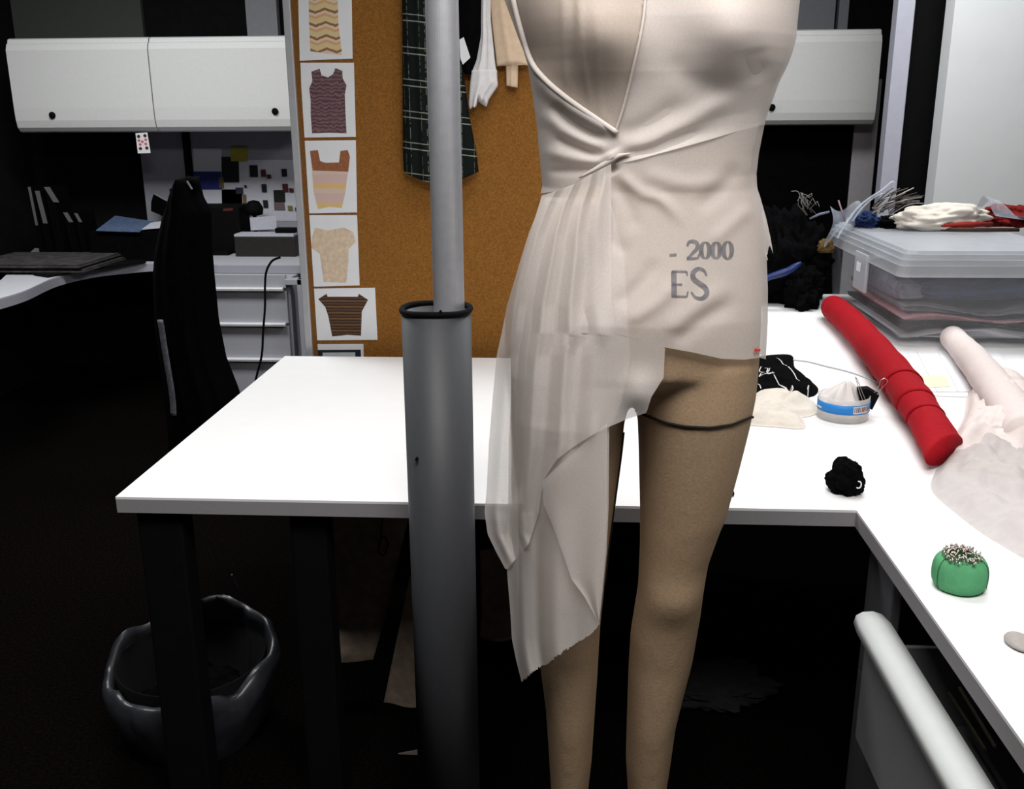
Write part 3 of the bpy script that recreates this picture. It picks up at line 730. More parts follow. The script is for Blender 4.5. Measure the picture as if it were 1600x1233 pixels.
# turned over end of the roll and loose layers wrapped round it
e = ax[3]; tn = ax[8]-ax[0]; tn /= np.linalg.norm(tn); sd = np.array([tn[1], -tn[0], 0])
obj('loose_end', MB().tube([e+sd*-.036+np.array([0, 0, -.028])-tn*.0, e+sd*-.043+tn*.03+np.array([0, 0, -.024]), e-sd*.036+tn*.06+np.array([0, 0, -.02])], [.012, .017, .006], 14), RED, t, smooth=True, label='turned over end of the red fabric')
for f0, ln, tilt, lr in ((5, 38, .35, .0465), (39, 12, .55, .0445), (49, 8, .7, .0415)):
    G = []
    for k in range(ln):
        i = min(69, f0+k); p = ax[i]; tn = ax[min(i+1, 69)]-ax[max(i-1, 0)]; tn /= np.linalg.norm(tn); sd = np.array([tn[1], -tn[0], 0]); upv = np.cross(sd, tn); upv = upv if upv[2] > 0 else -upv
        r = lr+.0012*math.sin(k*.9)+.0015*(k/ln)
        G.append([p+sd*r*math.cos(a)+upv*r*.97*math.sin(a)+tn*(.03*tilt*math.sin(a)-.012) for a in np.linspace(-.35, math.pi+.45, 30)])
    o = obj('wrapped_layer', MB().grid(G), RED, t, smooth=True); md = o.modifiers.new('thick', 'SOLIDIFY'); md.thickness = .003
# pale roll behind it
ax = polyline([onz(1483, 522, TZ+.042), onz(1520, 562, TZ+.044), onz(1562, 615, TZ+.046), onz(1610, 680, TZ+.046)], 40)
rings = []
for k, p in enumerate(ax):
    f = k/39; tn = ax[min(k+1, 39)]-ax[max(k-1, 0)]; tn /= np.linalg.norm(tn); sd = np.array([tn[1], -tn[0], 0]); upv = np.cross(sd, tn); upv = upv if upv[2] > 0 else -upv
    r = (.036+.016*f+.003*nz3(p, 14))*math.sqrt(min(1, .15+f/.06))
    rings.append([p+sd*r*math.cos(a)+upv*min(r, .042)*math.sin(a) for a in np.linspace(0, 2*math.pi, 29)[:-1]])
tag(obj('pale_fabric_roll', MB().loft(rings), PINKW, smooth=True), 'pinkish white fabric roll with rounded end lying right of the red roll', 'fabric roll')
# sheer white cloth spilling at the right edge
def drape(name, poly, m, h, seed, label, cat, n=60, sharp=1.):
    P = [onz(x, y, TZ) for x, y in poly]; c = np.mean(P, axis=0); mb = MB(); rings = []
    B = [np.array(p) for p in P]; B2 = []
    Pc = polyline([p for p in B]+[B[0]], 72)[:-1]
    K = 22
    for k in range(K+1):
        f = k/K; ring = []
        for j, p in enumerate(Pc):
            q = c+(p-c)*(1-f); hh = h*math.sin(min(1, f*1.25)*math.pi/2)**.8
            nn = abs(nz3((q[0]+seed, q[1], seed), 9))*1.6+.5*nz3((q[0], q[1]+seed, 0), 24)+.25*abs(nz3((q[0], q[1]+seed, 3), 50))
            ring.append((q[0], q[1], TZ+.001+hh*(.45+.55*sharp*nn+.15)*min(1, f*6)))
        rings.append(ring)
    mb.loft(rings, True, False)
    return tag(obj(name, mb, m, smooth=True), label, cat)
drape('sheer_white_cloth', [(1462, 735), (1500, 668), (1560, 650), (1640, 690), (1690, 800), (1640, 880), (1560, 850), (1490, 800), (1455, 765)], SHEERW, .055, 2., 'heap of sheer white cloth spilling at the right edge below the red roll', 'cloth')
drape('pale_cloth', [(1505, 655), (1520, 600), (1580, 580), (1660, 640), (1680, 720), (1600, 745), (1530, 735), (1470, 730)], PINKW, .075, 5., 'folded pinkish white cloth between the red roll and the sheer heap', 'cloth')
# cream scraps and black printed cloth by the dress form
drape('cream_scrap', [(1150, 640), (1185, 612), (1225, 612), (1262, 630), (1285, 640), (1262, 652), (1215, 655), (1160, 660)], CREAM, .036, 8., 'crumpled cream cloth under the black printed cloth', 'cloth')
drape('cream_scrap', [(1145, 655), (1180, 645), (1215, 640), (1242, 640), (1258, 669), (1210, 668), (1165, 664)], CREAM, .032, 11., 'flat cream cloth with straight edge nearest the dress form', 'cloth')
bc = drape('black_printed_cloth', [(1160, 565), (1188, 557), (1235, 555), (1242, 575), (1262, 592), (1278, 607), (1274, 618), (1258, 622), (1240, 622), (1215, 614), (1160, 612)], BLACKF, .034, 14., 'black cloth with white printed lettering beside the right thigh', 'cloth')
WPR = mat('white_print', (.62, .62, .62), .8)
mbp = MB()
for pl in ([(1213, 556), (1230, 570), (1250, 590)], [(1205, 578), (1212, 586), (1232, 596), (1239, 606), (1236, 612)], [(1264, 600), (1262, 608)], [(1190, 566), (1187, 573), (1192, 576), (1187, 583)], [(1195, 570), (1200, 572), (1196, 578)], [(1203, 571), (1199, 582), (1208, 583)], [(1186, 582), (1210, 583)], [(1192, 575), (1206, 577)], [(1184, 591), (1190, 594)]):
    mbp.tube([onz(x, y, TZ+.034)-.0*FW for x, y in polyline(pl, 10)], .0016, 6)
pr = obj('white_print', mbp, WPR, bc, smooth=True, label='white printed lettering and seams')
sh = pr.modifiers.new('wrap', 'SHRINKWRAP'); sh.target = bc; sh.wrap_method = 'PROJECT'; sh.use_project_z = True; sh.use_negative_direction = True; sh.use_positive_direction = True; sh.offset = .0012
# white cord
c = [onz(x, y, TZ+.0025) for x, y in polyline([(1236, 562), (1262, 565), (1290, 572), (1330, 582), (1370, 597), (1392, 612)], 30)]
tag(obj('loose_string', MB().tube(c, .0022, 8), mat('grey_white_cord', (.55, .57, .58), .7), smooth=True), 'thin pale cord lying behind the blue labelled tub', 'cord')
# tub with blue label
C0 = onz(1316, 652, TZ); R = .0605
t = thing('plastic_tub', 'round clear tub with blue label and barcode holding clip and tissue', 'tub', (C0[0], C0[1], TZ))
H_ = .058
obj('wall', MB().lathe([(R*.97, TZ+.0005), (R, TZ+.004), (R, TZ+H_), (R*.965, TZ+H_), (R*.965, TZ+.005)], C0, 48), mat('tub_clear_plastic', (.72, .70, .68), .2, .05, 30, spec=.7, alpha=.55), t, smooth=False)
for p in t.children[0].data.polygons: p.use_smooth = abs(p.normal.z) < .5
def arc(z0, z1, a0, a1, rr, n=30): return MB().grid([[(C0[0]+rr*math.cos(a), C0[1]+rr*math.sin(a), z) for a in np.linspace(a0, a1, n)] for z in (z0, z1)])
lb = obj('label_band', MB().loft([[(C0[0]+rr*math.cos(a), C0[1]+rr*math.sin(a), z) for a in np.linspace(0, 2*math.pi, 49)[:-1]] for rr, z in ((R+.0002, TZ+.023), (R+.0009, TZ+.023), (R+.0009, TZ+.046), (R+.0002, TZ+.046))], True, False), BLUE, t, smooth=True, label='bright blue label band')
def ang(px):
    best = min(np.linspace(-math.pi, 0, 400), key=lambda a: abs(proj((C0[0]+R*math.cos(a), C0[1]+R*math.sin(a), TZ+.033))[0]-px)); return best
a0, a1 = ang(1333), ang(1356)
bcd = obj('barcode', arc(TZ+.0262, TZ+.044, a0, a1, R+.0013), mat('barcode_white', (.62, .55, .55), .6), lb, label='white barcode patch')
m_ = MB()
for k in range(9):
    f = (k+.7)/9.6; wd = (.5+.5*((k*7) % 3)/2)*.035
    a = a0+(a1-a0)*f; dd = (a1-a0)*wd
    m_.grid([[(C0[0]+(R+.0016)*math.cos(q), C0[1]+(R+.0016)*math.sin(q), z) for q in (a-dd, a+dd)] for z in (TZ+.030, TZ+.0415)])
obj('barcode_lines', m_, mat('barcode_dark', (.10, .05, .06), .6), lb, label='dark barcode lines')
obj('white_mark', arc(TZ+.029, TZ+.033, ang(1278), ang(1284), R+.0013, 8), mat('label_white', (.7, .8, .9), .6), lb)
# clear beads and bits in the tub
tag(crumple('pin_fill', (C0[0], C0[1], TZ+.006), (.054, .054, .012), mat('clear_pin_fill', (.50, .47, .45), .3, .5, 300, spec=.6), 3, .12, 6), 'mass of small clear pins at the bottom of the blue labelled tub', 'pins', kind='stuff')
# tissue
def tissue():
    c = np.array([C0[0]-.005, C0[1]+.01, TZ+.035]); rings = []
    for k in range(16):
        f = k/15; ring = []
        for j in range(36):
            a = 2*math.pi*j/36; r = (.052*(1-f)**.7+.002)*(1+.22*math.sin(3*a+2*f)+.1*math.sin(7*a+3))
            r = min(r, .055)
            ring.append((c[0]+r*math.cos(a)+.012*f, c[1]+r*.75*math.sin(a)+.0*f, c[2]+.052*f**.85+.004*math.sin(5*a)*f))
        rings.append(ring)
    return MB().loft(rings)
tag(obj('paper_tissue', tissue(), mat('tissue_white', (.66, .62, .61), .9, .03), smooth=True), 'crumpled white tissue peaking out of the blue labelled tub', 'tissue')
# binder clip clipped on the tub edge
t = thing('binder_clip', 'black binder clip with wire handles on the rim of the blue labelled tub', 'clip', onz(1360, 640, TZ+.055))
d = .0
Yc = C0[1]+.0
P = lambda x, y, dy=0.: ony(x, y, Yc-.01+dy)
body_f = [(1339, 609), (1356, 608), (1374, 619), (1363, 641), (1345, 632)]
m_ = MB().slab([P(*q) for q in body_f], (.004, .020, .003))
obj('clip_body', m_, BLACK, t, bevel=.0015)
obj('wire_handle', MB().tube([P(1352, 636, -.004), P(1344, 615, -.004), P(1337, 591, -.004), P(1336, 589, -.003), P(1339, 592, -.001), P(1347, 612, -.004), P(1356, 634, -.004)], .0009, 6), METAL, t, smooth=True)
obj('wire_handle', MB().tube([P(1366, 614), P(1374, 602), P(1376, 594), P(1382, 591), P(1387, 594), P(1385, 600), P(1378, 606), P(1370, 617)], .0009, 6), METAL, t, smooth=True)
# paper sheets under the rolls
for k, (pl, lb_) in enumerate((([(1395, 548), (1560, 548), (1585, 612), (1440, 612)], 'white paper sheet lying between red roll and pale roll, upper one of two'), ([(1430, 585), (1500, 580), (1560, 610), (1545, 622), (1450, 618)], 'grey edged paper sheet below the ruled sheet, near the pale roll'))):
    pp = [onz(x, y, TZ+.0012+.0016*(1-k)) for x, y in pl]
    pap = tag(obj('paper_sheet', MB().slab(pp, (0, 0, .0005)), mat('paper_white', (.78, .79, .82), .8, .02)), lb_, 'paper')
    if k == 0:
        for px in (1432, 1465, 1498):
            obj('ruled_line', MB().tube([onz(px, 549, TZ+.0041), onz(px+32, 611, TZ+.0041)], .0006, 4), GREYP, pap)
        obj('yellow_patch', MB().slab([onz(x, y, TZ+.0041) for x, y in ((1440, 588), (1478, 586), (1486, 604), (1452, 606))], (0, 0, .0003)), mat('pale_yellow', (.75, .72, .50), .8), pap, label='pale yellow highlighted patch')
# black scrunched cloth with white ring, small black ball
cb = onz(1325, 774, TZ)
t = thing('black_scrunchie', 'small scrunched black cloth bundle with white ring near the inner corner', 'cloth bundle', (cb[0], cb[1], TZ))
crumple('bundle', (cb[0], cb[1]+.015, TZ), (.034, .032, .037), BLACKF, 21, .30, 1.7, 36, True, t)
q = ony(1341, 757, cb[1]-.018)
obj('ring', MB().tube([q+np.array([.005*math.cos(a), -.002, .007*math.sin(a)]) for a in np.linspace(-2.2, 1.9, 16)], .0013, 8), mat('white_ring', (.75, .75, .75), .5), t, smooth=True, label='small white ring')
q = onz(1142, 775, TZ)
tag(crumple('black_button', (q[0], q[1], TZ), (.0065, .0065, .007), BLACKF, 4, .1, 2, 16), 'tiny black ball on the table beside the right thigh', 'button')
# pin cushion
c = (onz(1497, 898, TZ)+onz(1499, 925, TZ))/2; cc = np.array([onz(1494, 915, TZ)[0], onz(1499, 937, TZ)[1]+.040, TZ])
t = thing('pin_cushion', 'round green felt pin cushion full of steel pins', 'pin cushion', tuple(cc))
PR = .0415
prof = [(.6, 0), (.85, .002), (.97, .010), (1.0, .024), (.985, .036), (.92, .046), (.78, .053), (.58, .0565), (.3, .0575), (.02, .0575)]
rings = []
for r_, z_ in prof:
    rings.append([(cc[0]+PR*r_*math.cos(a)*(1-.018*(math.cos(3*a+.5)**8)), cc[1]+PR*r_*math.sin(a)*(1-.018*(math.cos(3*a+.5)**8)), TZ+z_) for a in np.linspace(0, 2*math.pi, 65)[:-1]])
o = obj('cushion', MB().loft(rings), GREEN, t, smooth=True); sb = o.modifiers.new('sub', 'SUBSURF'); sb.levels = sb.render_levels = 1
for a in (3.5, 5.6, .7):
    pts = [(cc[0]+PR*(r_+.01)*math.cos(a), cc[1]+PR*(r_+.01)*math.sin(a), TZ+z_+.0002) for r_, z_ in prof[1:8]]
    obj('thread', MB().tube(pts, .0005, 6), mat('dark_green_thread', (.01, .05, .03), .8), t, smooth=True)
pm = MB().tube([(0, 0, -.006), (0, 0, .009)], .0008, 6).lathe([(.0002, .0088), (.0011, .009), (.0011, .0098), (.0002, .0100)], (0, 0), 8)
PINS = mat('pin_steel', (.40, .34, .31), .35, .6, 60, metal=.8)
proto = None
for k in range(240):
    a = 2*math.pi*random.random(); r_ = .0265*math.sqrt(random.random())
    x, y = cc[0]+r_*math.cos(a)*1.05, cc[1]+r_*math.sin(a)+.004
    if proto is None:
        proto = obj('straight_pin', pm, PINS); p = proto
        tag(p, 'steel straight pin stuck upright in the green pin cushion', 'pin', 'straight pins in the green pin cushion')
    else:
        p = proto.copy(); COL.objects.link(p)
    p.location = (x-.004, y-.006, TZ+.0575-.009*(((x-cc[0])**2+(y-cc[1]-.010)**2)/.03**2)); p.rotation_euler = (random.uniform(.45, .85), random.uniform(-.15, .15), 0)
# grey bit at the right edge
q = onz(1588, 1008, TZ)
tag(crumple('chalk_piece', (q[0]+.004, q[1], TZ), (.019, .026, .007), GREYOB, 6, .06, 1.5, 20), 'flat rounded grey piece at the right edge below the pin cushion', 'tailor chalk')

# ---------------------------------------------------------------- clear storage box, its contents and the pile on it
XA, XB, YA, YB = 1.015, 1.56, 3.04, 3.92
t = thing('storage_box', 'large clear plastic storage box with ribbed lid at the back of the table', 'box', ((XA+XB)/2, (YA+YB)/2, TZ))
def rrect(x0, x1, y0, y1, r, z, n=5):
    pts = []
    for cx_, cy_, a0 in ((x1-r, y0+r, -math.pi/2), (x1-r, y1-r, 0), (x0+r, y1-r, math.pi/2), (x0+r, y0+r, math.pi)):
        for k in range(n): a = a0+math.pi/2*k/(n-1); pts.append((cx_+r*math.cos(a), cy_+r*math.sin(a), z))
    return pts
o_ = .018
obj('tub_body', MB().loft([rrect(XA+o_, XB-o_, YA+o_, YB-o_, .03, TZ+.002), rrect(XA, XB, YA, YB, .03, TZ+.235), rrect(XA+.003, XB-.003, YA+.003, YB-.003, .03, TZ+.235), rrect(XA+o_+.003, XB-o_-.003, YA+o_+.003, YB-o_-.003, .03, TZ+.005)]), CLEAR, t, smooth=False)
lid = MB()
for z0, z1, e in ((.228, .262, .012), (.262, .280, .006), (.280, .296, -.004), (.296, .306, -.016)):
    lid.loft([rrect(XA-e, XB+e, YA-e, YB+e, .03, TZ+z0), rrect(XA-e+.002, XB+e-.002, YA-e+.002, YB+e-.002, .03, TZ+z1)])
obj('lid', lid, CLEARL, t, label='frosted ribbed lid')
obj('handle_clip', MB().box(XA-.016, XA-.004, 3.36, 3.50, TZ+.12, TZ+.25), CLEARL, t, bevel=.004, label='frosted side latch')
obj('hinge_slot', MB().box(XA-.019, XA-.0165, 3.42, 3.46, TZ+.185, TZ+.215), mat('slot_white', (.75, .76, .78), .5), t)
def fold(name, x0, x1, y0, y1, z0, z1, m, seed, label):
    G = []
    rings = []
    for i in range(30):
        f = i/29; x = x0+(x1-x0)*f; ring = []
        for a in np.linspace(0, 2*math.pi, 41)[:-1]:
            c_, s_ = math.cos(a), math.sin(a); w_ = 1+.16*nz3((x*2+seed, c_*1.5, s_*1.5), 2.5)+.07*nz3((x*2, c_*3, s_*3+seed), 4)
            e = min(1, .3+3*math.sin(math.pi*min(.999, max(.001, f))))
            ring.append((x, (y0+y1)/2+(y1-y0)/2*math.copysign(abs(c_)**.5, c_)*w_*.92, z0+(z1-z0)*(.5+.5*math.copysign(abs(s_)**.8, s_)*e*(.9 if s_ < 0 else w_))+.012*math.sin(5*x*3+seed)*(1 if s_ > 0 else 0)))
        rings.append(ring)
    return tag(obj(name, MB().loft(rings), m, smooth=True), label, 'cloth', 'folded cloths inside the clear storage box')
GRYC = mat('grey_fabric', (.16, .155, .17), .9, .2, 40, spec=.1); PNKC = mat('dusty_pink_fabric', (.42, .22, .24), .9, .2, 40, spec=.1)
zb0 = TZ+.007
fold('folded_cloth', 1.05, 1.52, 3.09, 3.76, zb0, zb0+.045, mat('light_grey_cloth', (.42, .42, .45), .9, .1, 30), 1, 'light grey folded cloth at the bottom of the clear storage box')
fold('folded_cloth', 1.05, 1.52, 3.09, 3.75, zb0+.047, zb0+.062, BLACKF, 2, 'thin black folded cloth above the grey one in the clear box')
fold('folded_cloth', 1.06, 1.52, 3.09, 3.74, zb0+.063, zb0+.085, PNKC, 3, 'dusty pink folded cloth in the clear storage box')
fold('folded_cloth', 1.06, 1.51, 3.09, 3.74, zb0+.087, zb0+.112, GRYC, 4, 'mid grey folded cloth across the middle of the clear box')
fold('folded_cloth', 1.12, 1.52, 3.09, 3.74, zb0+.118, zb0+.205, mat('navy_folded_fabric', (.008, .02, .07), .8, .4, 60), 5, 'navy folded cloth on top inside the clear storage box')
fold('folded_cloth', 1.05, 1.13, 3.12, 3.70, zb0+.116, zb0+.19, mat('slate_cloth', (.16, .17, .22), .9, .2, 40), 6, 'slate cloth bunched in the left end of the clear box')
ZL = TZ+.3065
def bundle(name, px, py, Y, r, m, seed, label, cat='cloth', rot=0., amp=.3, fr=2.2, rid=0.):
    p = ony(px, py, Y); return tag(crumple(name, (p[0], p[1], ZL), r, m, seed, amp, fr, 40, True, None, rot, rid), label, cat)
bundle('white_bundle', 1470, 340, 3.66, (.165, .085, .050), CREAM, 31, 'crumpled cream cloth on top of the clear storage box', rot=.15, amp=.3, fr=1.3)
bundle('red_bundle', 1588, 340, 3.76, (.13, .09, .044), REDD, 33, 'dark red cloth behind the cream one on the storage box', amp=.4)
p0 = ony(1470, 352, 3.20)
tag(obj('dark_strips', MB().tube([onz(1405, 352, ZL+.004), onz(1440, 357, ZL+.007), onz(1500, 359, ZL+.008), onz(1592, 359, ZL+.008)], [.003, .006, .007, .007], 10), mat('dark_brown_cloth', (.05, .025, .015), .9), smooth=True), 'thin dark brown rolled strip along the front of the storage box lid', 'strip')
tag(obj('red_strip', MB().tube([onz(1430, 350, ZL+.022), onz(1475, 352, ZL+.022), onz(1515, 351, ZL+.022), onz(1550, 350, ZL+.022)], [.004, .009, .011, .007], 10), mat('bright_red_strip', (.30, .02, .015), .9), smooth=True), 'red rolled strip lying under the cream cloth on the storage box', 'strip')
tag(obj('cream_strip', MB().tube([onz(1386, 352, ZL+.004), onz(1402, 353, ZL+.008), onz(1425, 352, ZL+.012), onz(1450, 351, ZL+.016)], [.003, .007, .008, .004], 10), CREAM, smooth=True), 'cream cloth tail hanging over the left front of the box lid', 'strip')
g = [[ony(1525+22*u+30*v*u, 330-20*math.sin(u*3.1)-8*u+6*v, 3.55+.08*v) for u in np.linspace(0, 1.7, 14)] for v in np.linspace(0, 1, 6)]
tag(obj('plastic_sheet', MB().grid(g), WRAP, smooth=True), 'curled clear plastic sheet rising behind the dark red cloth', 'plastic sheet')
# bundle of wire and pins sticking out behind the box
tips = []
random.seed(11)
for k in range(22):
    x0, y0 = 1372+random.uniform(-12, 18), 328+random.uniform(-8, 8)
    x1, y1 = 1400+random.uniform(-10, 45), 300+random.uniform(-8, 26)
    m_ = MB().tube([ony(x0, y0, 3.6), ony((x0+x1)/2+2, (y0+y1)/2-5, 3.6), ony(x1, y1, 3.58)], .0022, 6)
    tag(obj('craft_wire', m_, (mat('dark_wire', (.06, .05, .04), .4, .3, 60, metal=.4) if k % 3 else mat('pale_wire', (.35, .33, .31), .4, .2, 60, metal=.4)), smooth=True), 'thin craft wire in the bunch sticking up behind the storage box', 'wire', 'craft wires behind the storage box')
tag(crumple('blue_bundle', (ony(1345, 330, 3.78)[0], 3.72, ZL), (.05, .06, .032), BLUED, 41, .4), 'small navy cloth bundle at the back left of the box lid', 'cloth')
tag(crumple('dark_bundle', (ony(1400, 330, 3.7)[0], 3.68, ZL), (.07, .05, .026), BLACKF, 42, .4), 'small black cloth bundle under the craft wires on the box lid', 'cloth')
# plastic bag hanging at the left back corner of the box
g = [[ony(1297+46*u+6*math.sin(v*5)-4*v, 322+(58-22*u)*v+8*math.sin(u*5+v*2), 3.70+.03*math.sin(u*6)) for u in np.linspace(0, 1, 18)] for v in np.linspace(0, 1, 18)]
tag(obj('plastic_bag', MB().grid(g), WRAP, smooth=True), 'crumpled clear plastic bag hanging at the left back corner of the storage box', 'bag')
pts = [ony(x, y, 3.66) for x, y in polyline([(1308, 372), (1322, 350), (1340, 325), (1358, 310), (1378, 297), (1394, 284), (1397, 290), (1390, 300), (1370, 306), (1350, 322), (1332, 345)], 40)]
tag(obj('plastic_strap', MB().tube(pts, .0035, 8), WRAP, smooth=True), 'clear plastic strap looping up above the storage box corner', 'strap')
tag(obj('thin_stick', MB().tube([ony(1310, 313, 3.72), ony(1322, 350, 3.68)], .003, 8), mat('mauve_stick', (.20, .13, .16), .6), smooth=True), 'thin mauve stick leaning at the box corner in the plastic bag', 'stick')

# black pile between dress form and storage box
def pile(name, px, py, Y, r, m, seed, label, rot=0., amp=.35, zz=TZ):
    p = ony(px, py, Y); return tag(crumple(name, (p[0], Y, zz), r, m, seed, amp, 2.2, 44, True, None, rot), label, 'cloth')
pile('black_cloth_heap', 1228, 400, 3.86, (.15, .12, .195), BLACKF, 51, 'large heap of black cloth between dress form and storage box')
pile('black_cloth_heap', 1256, 420, 3.74, (.07, .10, .09), BLACKF, 52, 'smaller black cloth heap touching the storage box')
pts = [ony(x, y, 3.66) for x, y in polyline([(1186, 440), (1205, 432), (1230, 424), (1252, 410)], 14)]
tag(obj('blue_sleeve', MB().tube(pts, [.006, .011, .013, .012, .012, .013, .014, .015, .015, .014, .014, .013, .010, .005], 12), BLUEB, smooth=True), 'royal blue cloth band across the black heap', 'cloth')
tag(crumple('brown_patch', (ony(1284, 385, 3.8)[0], 3.74, ony(1284, 395, 3.74)[2]), (.028, .02, .03), mat('brown_cloth', (.10, .06, .015), .9, .3), 61, .3), 'small brown cloth lump on the black heap beside the plastic bag', 'cloth')
pts = [onz(x, y, TZ+.006) for x, y in ((1184, 464), (1230, 463), (1285, 465))]
tag(obj('navy_folded_edge', MB().tube(pts, .010, 10), mat('navy_edge', (.02, .022, .05), .9), smooth=True), 'flat navy cloth edge lying under the black heap', 'cloth')
random.seed(5)
for k in range(10):
    x0, y0 = 1262+random.uniform(-6, 14), 330+random.uniform(-14, 8)
    m_ = MB().tube([ony(x0, y0, 3.8), ony(x0-8+random.uniform(-3, 3), y0-10, 3.8), ony(x0-12+random.uniform(0, 14), y0-14-random.uniform(0, 12), 3.79), ony(x0-2+random.uniform(0, 10), y0-12, 3.78)], .0013, 5)
    tag(obj('thread_curl', m_, mat('dim_thread', (.22, .21, .20), .6), smooth=True), 'curled pale thread on top of the black heap', 'thread', 'curled threads on the black heap')
pts = [ony(x, y, 3.8) for x, y in polyline([(1236, 299), (1246, 299), (1250, 307), (1246, 314)], 12)]
tag(obj('hook_wire', MB().tube(pts, .0016, 6), mat('dim_thread', (.22, .21, .20), .6), smooth=True), 'single hooked wire end standing out left above the black heap', 'wire')
tag(obj('light_strip', MB().tube([ony(1265, 342, 3.75), ony(1280, 335, 3.75), ony(1296, 331, 3.75)], [.003, .005, .004], 8), mat('grey_blue_strip', (.14, .16, .22), .6), smooth=True), 'short grey blue strip on the black heap beside the plastic bag', 'strip')

# ---------------------------------------------------------------- overhead cupboards
def cupboard(name, x0, x1, seams, knobs, Yf, label, z0=1.385, z1=1.845):
    t = thing(name, label, 'cupboard', ((x0+x1)/2, Yf+.2, z0))
    obj('carcass', MB().box(x0+.012, x1-.012, Yf+.035, Yf+.40, z0+.01, z1-.004), mat('cupboard_side_dark', (.04, .04, .05), .7), t)
    xs = [x0]+seams+[x1]
    hh = z1-z0
    prof = [(.055, 0), (.03, .006), (.012, .025), (.003, .06), (0, .12), (0, hh-.06), (.012, hh-.03), (.022, hh-.026), (.03, hh-.006), (.05, hh), (.06, hh), (.06, .02)]
    for k, (a, b) in enumerate(zip(xs[:-1], xs[1:])):
        d_ = obj('door', MB().loft([[(x, Yf+p, z0+q) for p, q in prof] for x in (a+.003, b-.003)]), BINW, t)
        kx, ky = knobs[k]; q = ony(kx, ky, Yf)
        obj('knob', MB().lathe([(.016, 0), (.017, .006), (.012, .014), (.004, .016)], (0, 0), 20), BLACK, d_)
        kn_ = d_.children[0]; kn_.location = Vector((q[0], Yf+.001, q[2]))-wpos(d_); kn_.rotation_euler = (math.pi/2, 0, 0)
        for v in kn_.data.vertices: v.co += wpos(d_)
    return t
YL = 5.0
cupboard('overhead_cupboard', -2.86, -1.385, [ony(236, 130, YL)[0]], [(82, 180), (430, 174)], YL, 'pale two door overhead cupboard on the left above the dark desk')
cupboard('overhead_cupboard', .70, ony(1376, 120, YL)[0]-.005, [], [(1206, 168)], YL, 'pale overhead cupboard on the right behind the dress form', z0=1.40)

# ---------------------------------------------------------------- left cubicle: back panel, desk, drawers, clutter
YBK = 5.42
p0, p1 = ony(226, 300, YBK)[0], -1.20
struct('wall_cubicle', MB().box(p0, -1.0, YBK, YBK+.06, 0, 1.62), GREYD)
struct('trim_7', MB().box(ony(293, 300, 5.40)[0], ony(303, 300, 5.40)[0], 5.395, 5.42, .74, 1.40), BLACK)
struct('wall_cubicle_right', MB().box(.45, ony(1334, 198, 5.2)[0], 5.2, 5.26, 0, 1.62), BLACKF)
fe = [onz(x, y, TZ) for x, y in polyline([(-40, 476), (0, 466), (39, 454), (87, 433), (143, 420), (195, 414), (245, 410), (300, 411), (340, 413)], 40)]
fe += [np.array([-1.22, fe[-1][1], TZ])]
poly = [(max(-3.08, p[0]), p[1]) for p in fe]+[(-1.22, 5.40), (-3.08, 5.40)]
t = thing('corner_desk', 'pale grey corner desk with curved front edge in the left cubicle', 'desk', (-2.1, 5.0, 0))
DESK = mat('desk_laminate', (.50, .50, .54), .55, .03, 40); DEDGE = mat('desk_edge', (.34, .33, .38), .6, .05, 150)
obj('desktop', MB().prism(poly, TZ-.006, TZ), DESK, t)
obj('edge_band', MB().prism(poly, TZ-.045, TZ-.0061), DEDGE, t)
obj('side_leg', MB().box(-1.34, -1.27, 4.62, 4.68, 0, TZ-.046).box(-1.40, -1.27, 4.62, 4.68, TZ-.075, TZ-.046), GREYM, t, bevel=.003)
t = thing('desk_pedestal', 'grey three drawer pedestal under the corner desk', 'cabinet', (-1.6, 4.9, 0))
obj('body', MB().box(-2.05, -1.385, 4.66, 5.2, .01, TZ-.047), PED, t, bevel=.003)
zz = [ony(400, y, 4.63)[2] for y in (430, 452, 507, 562)]
tops = [zz[0], zz[1]-.012, zz[2]-.012, zz[3]-.012]; bots = [zz[1]+.008, zz[2]+.008, zz[3]+.008, .03]
for k in range(4):
    d_ = obj('drawer', MB().box(-2.04, -1.40, 4.64, 4.659, bots[k]-.004, tops[k]), PED, t, bevel=.002)
    if k < 3:
        obj('handle', MB().loft([[(x, 4.63+a, bots[k]-.016+b) for a, b in ((0, 0), (-.018, .002), (-.02, .012), (-.012, .018), (.01, .016))] for x in (-2.04, -1.41)]), mat('handle_light', (.70, .70, .72), .4), d_, smooth=False, label='pale drawer lip')
# black cord
pts = [ony(x, y, 4.5) for x, y in polyline([(438, 402), (425, 408), (416, 425), (414, 450), (414, 480), (411, 520), (409, 555), (400, 592), (392, 640), (396, 700)], 40)]
tag(obj('power_cord', MB().tube(pts, .0055, 8), BLACK, smooth=True), 'black power cord hanging down in front of the desk drawers', 'cord')
